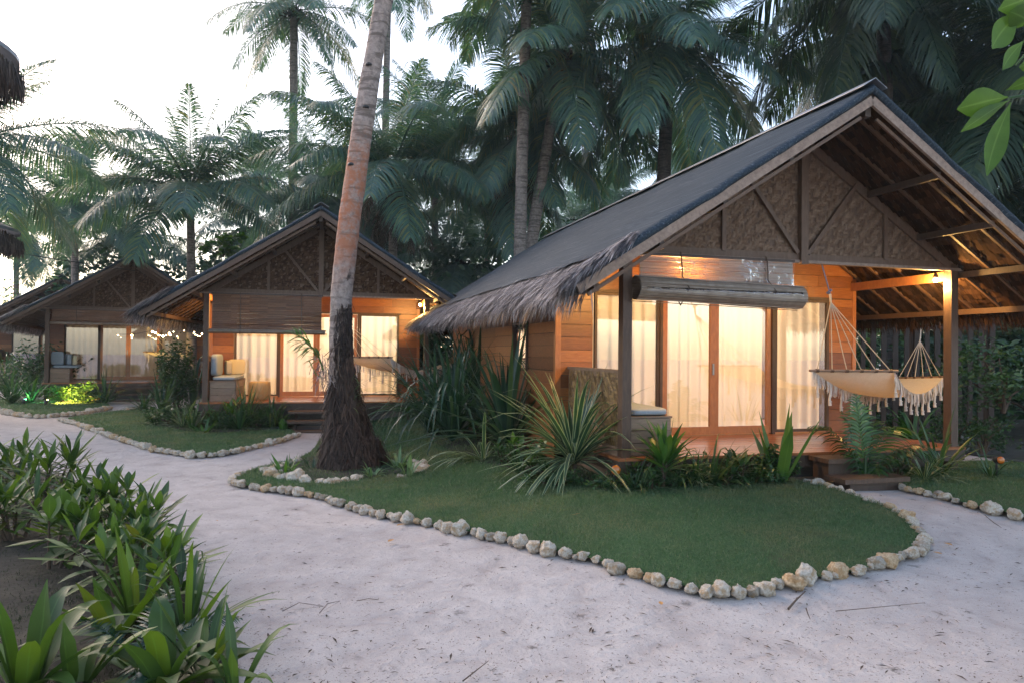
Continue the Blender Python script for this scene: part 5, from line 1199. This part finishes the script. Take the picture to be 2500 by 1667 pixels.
# ------------------------------------------------------------ foreground border, lower left
def fg(u, v, kind, *a): pass
FGL = [
 ('r', -10,1230,.55,7,16,.42,.054,'broad leaved shrub at the left edge, farthest of the foreground bed'),
 ('r', 95,1255,.62,7,17,.42,.05,'tall rosette shrub at the far end of the foreground bed'),
 ('r', 40,1330,.50,6,15,.40,.056,'yellowing broad shrub at the left edge of the foreground bed'),
 ('r', 185,1290,.45,6,15,.34,.056,'bright green rosette shrub third along the foreground bed'),
 ('r', 240,1345,.52,7,16,.33,.062,'shrub with rounded upright leaves in the middle of the foreground bed'),
 ('r', 330,1400,.50,7,16,.31,.060,'shrub with rounded leaves nearest the sand, mid foreground'),
 ('r', 120,1400,.50,4,9,.34,.11,'low shrub with paired broad leaves over the dark soil'),
 ('r', 300,1470,.44,7,12,.34,.06,'narrow leaved shrub low in the foreground bed'),
 ('r', 390,1500,.40,5,10,.36,.06,'pointed leaved shrub beside the sand below the middle'),
 ('s', 330,1560,.50,16,.6,.06,'strap leaved lily with long pointed leaves over the sand'),
 ('s', 280,1590,.40,12,.55,.09,'drooping yellow green lily leaves over the soil'),
 ('s', 455,1600,.40,26,.60,.035,'thin bladed lily leaning over the sand'),
 ('s', 500,1690,.40,14,.48,.055,'dark pointed leaves at the bottom, nearest the sand'),
 ('s', 400,1720,.35,14,.50,.11,'wide glossy leaves at the bottom edge'),
 ('s', 60,1740,.40,16,.55,.12,'large dark glossy leaves in the bottom left corner'),
 ('s', 190,1730,.40,9,.42,.14,'upright broad green leaf at the bottom left'),
 ('s', 575,1740,.3,10,.40,.05,'small leaf tips rising at the bottom beside the sand')]
for j, a in enumerate(FGL):
    if a[0] == 'r': rosette_shrub('garden_shrub', G(a[1], a[2]), a[3], a[4]+1, a[5], a[6], a[7], 'broad_dark', a[8], 100+j, spread=.3, droop=(.1, .9), el=(-.2, 1.3))
    else: strappy('garden_lily', G(a[1], a[2]), a[4], a[5], a[6], 'broad_dark', a[7], 100+j, el=(.35, 1.45), droop=(.3, 1.6), stem=.12, fold=.14)
root = empty('cycad', G(330,1660)); a = NP(); r = np.random.RandomState(5)
for az, el in ((.6, .55), (2.8, .6), (3.6, .4), (1.6, .8), (5.2, .4)): frond(a, (0, 0, .1), az, el, .55, .9, r, 34, .09, .3, .17)
a.build('fronds', M['sword'], root); tag(root, 'feathery blue grey cycad at the bottom of the foreground bed', 'cycad')
# overhanging branch, upper right
def branch():
    Y = 3.1; o = at(2560, 240, Y); root = empty('leafy_branch', o); b = NP()
    b.tube([at(2700, 130, Y+.1)-o, at(2560, 225, Y)-o, at(2462, 240, Y)-o], [.012, .008, .005], 8); b.tube([at(2640, 60, Y+.1)-o, at(2540, 90, Y)-o, at(2480, 160, Y)-o], [.01, .007, .004], 8); b.build('twig', M['bush'], root)
    L = [(2460,238,2340,268,.105),(2465,245,2350,322,.055),(2468,250,2412,425,.085),(2455,222,2540,190,.05),(2490,30,2425,118,.10),(2500,100,2450,170,.06),(2520,60,2465,30,.09),(2560,150,2490,165,.07),(2540,-10,2440,25,.09),(2560,300,2500,360,.07)]
    for (u, v, u2, v2, w) in L:
        p, q = at(u, v, Y)-o, at(u2, v2, Y-.05)-o; d = q-p
        a = NP(); a.add(*blades([tuple(p)], [tuple(d.normalized()+Vector((0, 0, .12)))], [d.length*1.03], [w*1.15], [.25], 14, 'obov', fold=.14, side=[tuple(d.cross(Vector((.2, 1, .5))).normalized())])); a.build('leaf', M['near_leaf'], root, smooth=True)
    tag(root, 'branch with large oval green leaves hanging in at the upper right, close to the camera', 'branch')
branch()
# thatched roofs cut by the left edge
def hut(u, v, Y, hw, label, seed, h=1.1):
    e = at(u, v, Y); c = Vector((e.x-hw*1.12, e.y, 0)); root = empty('thatched_hut', c); z = e.z; r = np.random.RandomState(seed)
    a = NP(); a.lathe([(hw, z-.05), (hw*1.0, z+.02), (hw*.5, z+h*.55), (.02, z+h)], n=36); rf = a.build('roof', M['metal'], root)
    n = 5000; th = r.uniform(0, 6.283, n); k = r.uniform(.86, 1.04, n); P = np.stack([hw*k*np.cos(th), hw*k*np.sin(th), z-.0-(k-.86)*1.2-r.uniform(0, .22, n)], -1)
    D = np.stack([np.cos(th)*.12-.0*k, np.sin(th)*.12, -np.ones(n)], -1)+r.normal(0, .1, (n, 3))
    b = NP(); b.add(*blades(P, D, r.uniform(.12, .3, n), .022, .3, 3, 'blade')); b.build('thatch_fringe', M['thatch_dark'], rf)
    b = NP(); b.tube([(0, 0, -.1), (0, 0, z+h*.8)], .09, 10); b.build('post', M['dark_wood'], root)
    tag(root, label, 'hut')
hut(26, 100, 11, 1.6, 'dark thatched roof corner high at the left edge', 1)
hut(36, 556, 17, 1.6, 'thatched hut roof low at the left edge, above the farthest cabin', 2, .7)
# trees and bushes behind
BG = [(60,690,40,(2.2,1.5,3.6),'leafy tree behind the farthest cabin at the left'),(150,760,41,(1.6,1.2,3.),'small leafy tree between the two far left cabins'),(560,800,33,(3,2,6.5),'dense tree behind the second cabin ridge left side'),(1150,860,27,(3,2,5.5),'dense tree between second cabin and main roof'),
 (1420,840,30,(3.5,2,7),'leafy tree behind the middle of the main roof'),(900,820,31,(3,2,6.5),'leafy tree behind the skirted palm'),(300,760,31,(3,2,6),'leafy tree behind the third cabin gable'),(2420,900,17,(2.2,1.5,3.2),'leafy tree beyond the slat fence at the right'),(1760,830,31,(3.5,2,7.5),'leafy tree behind the upper main roof'),
 (2560,850,15,(1.8,1.5,4),'leafy tree at the right frame edge'),(1020,880,19.5,(1.0,.8,2.4),'bushy tree at the right corner of the second cabin'),(2050,900,26,(3,2,6),'leafy tree behind the main gable')]
for j, (u, v, Y, sz, lab) in enumerate(BG):
    p = at(u, 856, Y); p.z = 0; leafy('leafy_tree', p, sz, 3600, .11+.002*Y, 'jungle', lab, 200+j, 'tree', asp=1.9, group='leafy trees behind the cabins')
b0 = at(545, 585, 26); leafy('vine', Vector((b0.x, b0.y, b0.z-.6)), (.9, .5, .8), 160, .2, 'broad', 'large leaved vine climbing behind the ridge of the second cabin', 220, 'vine', asp=1.3)
b0 = at(20, 640, 38); leafy('vine', Vector((b0.x, b0.y, 0)), (1.6, .6, 5.0), 900, .12, 'pale_leaf', 'light green vine hanging behind the farthest cabin', 221, 'vine', asp=1.2)
a = NP(); r = np.random.RandomState(77); n = 14000
x = r.uniform(-75, 75, n); y = r.uniform(42, 58, n); h = 6.5+2.2*np.sin(x*.35)+1.5*np.sin(x*1.1+2); z = r.uniform(0, 1, n)**.8*h
a.add(*blades(np.stack([x, y, z*.72], -1), sph(r.uniform(0, 6.28, n), r.uniform(-.8, .9, n)), r.uniform(.5, 1.3, n), r.uniform(.2, .4, n), 1., 2, 'leaf'))
tag(a.build('distant_trees', M['jungle']), 'dense far wood closing the view behind the cabins', kind='stuff')
a = NP(); n = 14000; x = r.uniform(8, 34, n); y = r.uniform(20, 30, n); z = r.uniform(0, 1, n)**1.3*(3.2+.9*np.sin(x*.9))
a.add(*blades(np.stack([x, y, z], -1), sph(r.uniform(0, 6.28, n), r.uniform(-.8, .9, n)), r.uniform(.3, .8, n), r.uniform(.12, .25, n), 1., 2, 'leaf'))
tag(a.build('undergrowth', M['fresh']), 'tangled green undergrowth beyond the slat fence', kind='stuff')
a = NP()
for j in range(1): a.tube([at(0, 612, 20), at(180, 640, 21), at(330, 662, 22)], .012, 5)
tag(a.build('overhead_cable', M['black']), 'thin cable strung behind the farthest cabin roof', 'cable')
# litter
def leaf_litter(u, v, s, label, rzv):
    g = G(u, v); a = NP(); a.add(*blades([(-s/2, 0, .006)], [(1, 0, .18)], [s], [s*.42], [.45], 8, 'leaf', fold=.16)); o = a.build('fallen_leaf', M['dry_leaf'], None, smooth=True); o.location = g+Vector((0, 0, .02)); o.rotation_euler = (0, 0, rzv); tag(o, label, 'leaf', 'fallen leaves')
for j, (u, v, s, lab) in enumerate([(1418,1263,.17,'long ochre fallen leaf on the main lawn, leftmost of three'),(1473,1267,.08,'small ochre leaf on the lawn, middle of three'),(1632,1277,.07,'tiny ochre leaf on the lawn, rightmost of three'),(978,1286,.10,'orange leaf on the sand beside the border rocks'),(955,1325,.10,'thin reddish leaf on the sand below the border rocks'),(1613,1480,.07,'tan leaf on the sand in front of the rock border'),(2314,1334,.09,'tan leaf on the right sand path, upper'),(2288,1356,.08,'tan leaf on the right sand path by the rocks'),(530,1276,.04,'tiny dark red leaf in the middle of the sand')]): leaf_litter(u, v, s, lab, .3*j)
def twig(pts, r_, label):
    P = [G(u, v)+Vector((0, 0, .012+.01*(i % 2))) for i, (u, v) in enumerate(pts)]; o = P[0].copy(); a = NP(); a.tube([p-o for p in P], np.linspace(r_, r_*.4, len(P)), 5); ob = a.build('twig', M['twig'], None); ob.location = o; tag(ob, label, 'twig', 'twigs on the sand')
for pts, r_, lab in [([(1925,1490),(1945,1470),(1966,1447)],.009,'thick dark twig lying in front of the rocks, pointing to the cabin'),([(1968,1488),(1972,1505),(1978,1515)],.005,'short forked twig right of the thick one'),([(2405,1260),(2425,1280),(2445,1290)],.004,'thin bent twig on the right path'),([(1995,1500),(2040,1495),(2258,1478)][1:],.003,'long faint twig on the sand at the right'),([(1130,1667),(1170,1640),(1193,1617)],.004,'crooked twig at the bottom centre of the sand'),([(690,1495),(730,1478),(790,1483)],.003,'thin wiry twig on the sand left of centre'),([(780,1500),(800,1480),(830,1470)],.003,'thin wiry twig right of the first wiry one'),([(870,1470),(900,1468),(925,1467)],.003,'straight short twig on the middle sand'),([(440,1325),(460,1305),(478,1283)],.003,'pale straight twig near the foreground shrubs')]: twig(pts, r_, lab)
g = NP(); r = np.random.RandomState(9); P = []
while len(P) < 5200:
    u, v = r.uniform(300, 2600), 1130+600*r.uniform()**.6; q = G(u, v)
    if inside(Pm, q.x, q.y) or inside(bed, q.x, q.y) or inside(Pr, q.x, q.y) or inside(Pd, q.x, q.y): continue
    P.append((q.x, q.y, q.z-.002))
n = len(P); s = r.uniform(.002, .0065, n)*np.where(r.uniform(size=n) < .07, 2.6, 1)
g.add(*blades(P, sph(r.uniform(0, 6.28, n), r.uniform(0, .3, n)), s*r.uniform(1.3, 6, n), s, .5, 2, 'leaf', fold=.3))
tag(g.build('sand_debris', M['twig']), 'scattered dark bits of shell, bark and leaf on the sand', kind='stuff')

if HAZE:
    a = NP(); a.box(-215, 215, -115, 315, -1.3, 26); hzb = a.build('haze', None); m, t, o = nt('haze'); v = N(t, 'VolumePrincipled'); v.inputs['Color'].default_value = (.80, .94, 1, 1); v.inputs['Density'].default_value = HAZE; v.inputs['Anisotropy'].default_value = .2
    t.links.new(v.outputs[0], o.inputs['Volume']); hzb.data.materials.append(m); tag(hzb, 'thin evening haze between the palms', kind='stuff')
# ------------------------------------------------------------ light, camera, render
SUN_EL, SUN_AZ = R(32), R(-50)      # azimuth measured from +Y towards +X: behind the left cabins
w = bpy.data.worlds.new('World'); S.world = w; w.use_nodes = True; t = w.node_tree
bg = t.nodes['Background']; sky = t.nodes.new('ShaderNodeTexSky'); sky.sky_type = 'NISHITA'; sky.sun_disc = False
sky.sun_elevation = SUN_EL; sky.sun_rotation = SUN_AZ; sky.altitude = 0; sky.air_density = 1.0; sky.dust_density = 1.5; sky.ozone_density = 1.5
t.links.new(mixc(t, 1., sky.outputs[0], (1.15, 1.0, .89), 'MULTIPLY'), bg.inputs[0]); bg.inputs[1].default_value = .08
sl_ = bpy.data.lights.new('sun', 'SUN'); sl_.energy = .12; sl_.angle = R(25); sl_.color = (1, .86, .76)
so = bpy.data.objects.new('sun', sl_); C.objects.link(so)
d = Vector((math.sin(SUN_AZ)*math.cos(SUN_EL), math.cos(SUN_AZ)*math.cos(SUN_EL), math.sin(SUN_EL))); so.rotation_euler = (-d).to_track_quat('-Z', 'Y').to_euler(); so.location = d*50
cam = bpy.data.cameras.new('camera'); co = bpy.data.objects.new('camera', cam); C.objects.link(co); S.camera = co
cam.sensor_width = 36; cam.lens = 36*FL/2500; cam.clip_start = .05; cam.clip_end = 2000
c, s = math.cos(ROL), math.sin(ROL); rx = RT*c+UP*s; uy = UP*c-RT*s
m = Matrix((rx, uy, -FW)).transposed().to_4x4(); m.translation = (0, 0, HC); co.matrix_world = m
S.view_settings.view_transform = 'Standard'; S.view_settings.look = 'None'; S.view_settings.gamma = 1; S.view_settings.exposure = 2.65
S.render.engine = 'CYCLES'; cy = S.cycles; cy.max_bounces = 8; cy.diffuse_bounces = 4; cy.transparent_max_bounces = 24; cy.sample_clamp_indirect = 6; cy.caustics_reflective = False; cy.caustics_refractive = False
S.render.resolution_x = 1024; S.render.resolution_y = 682
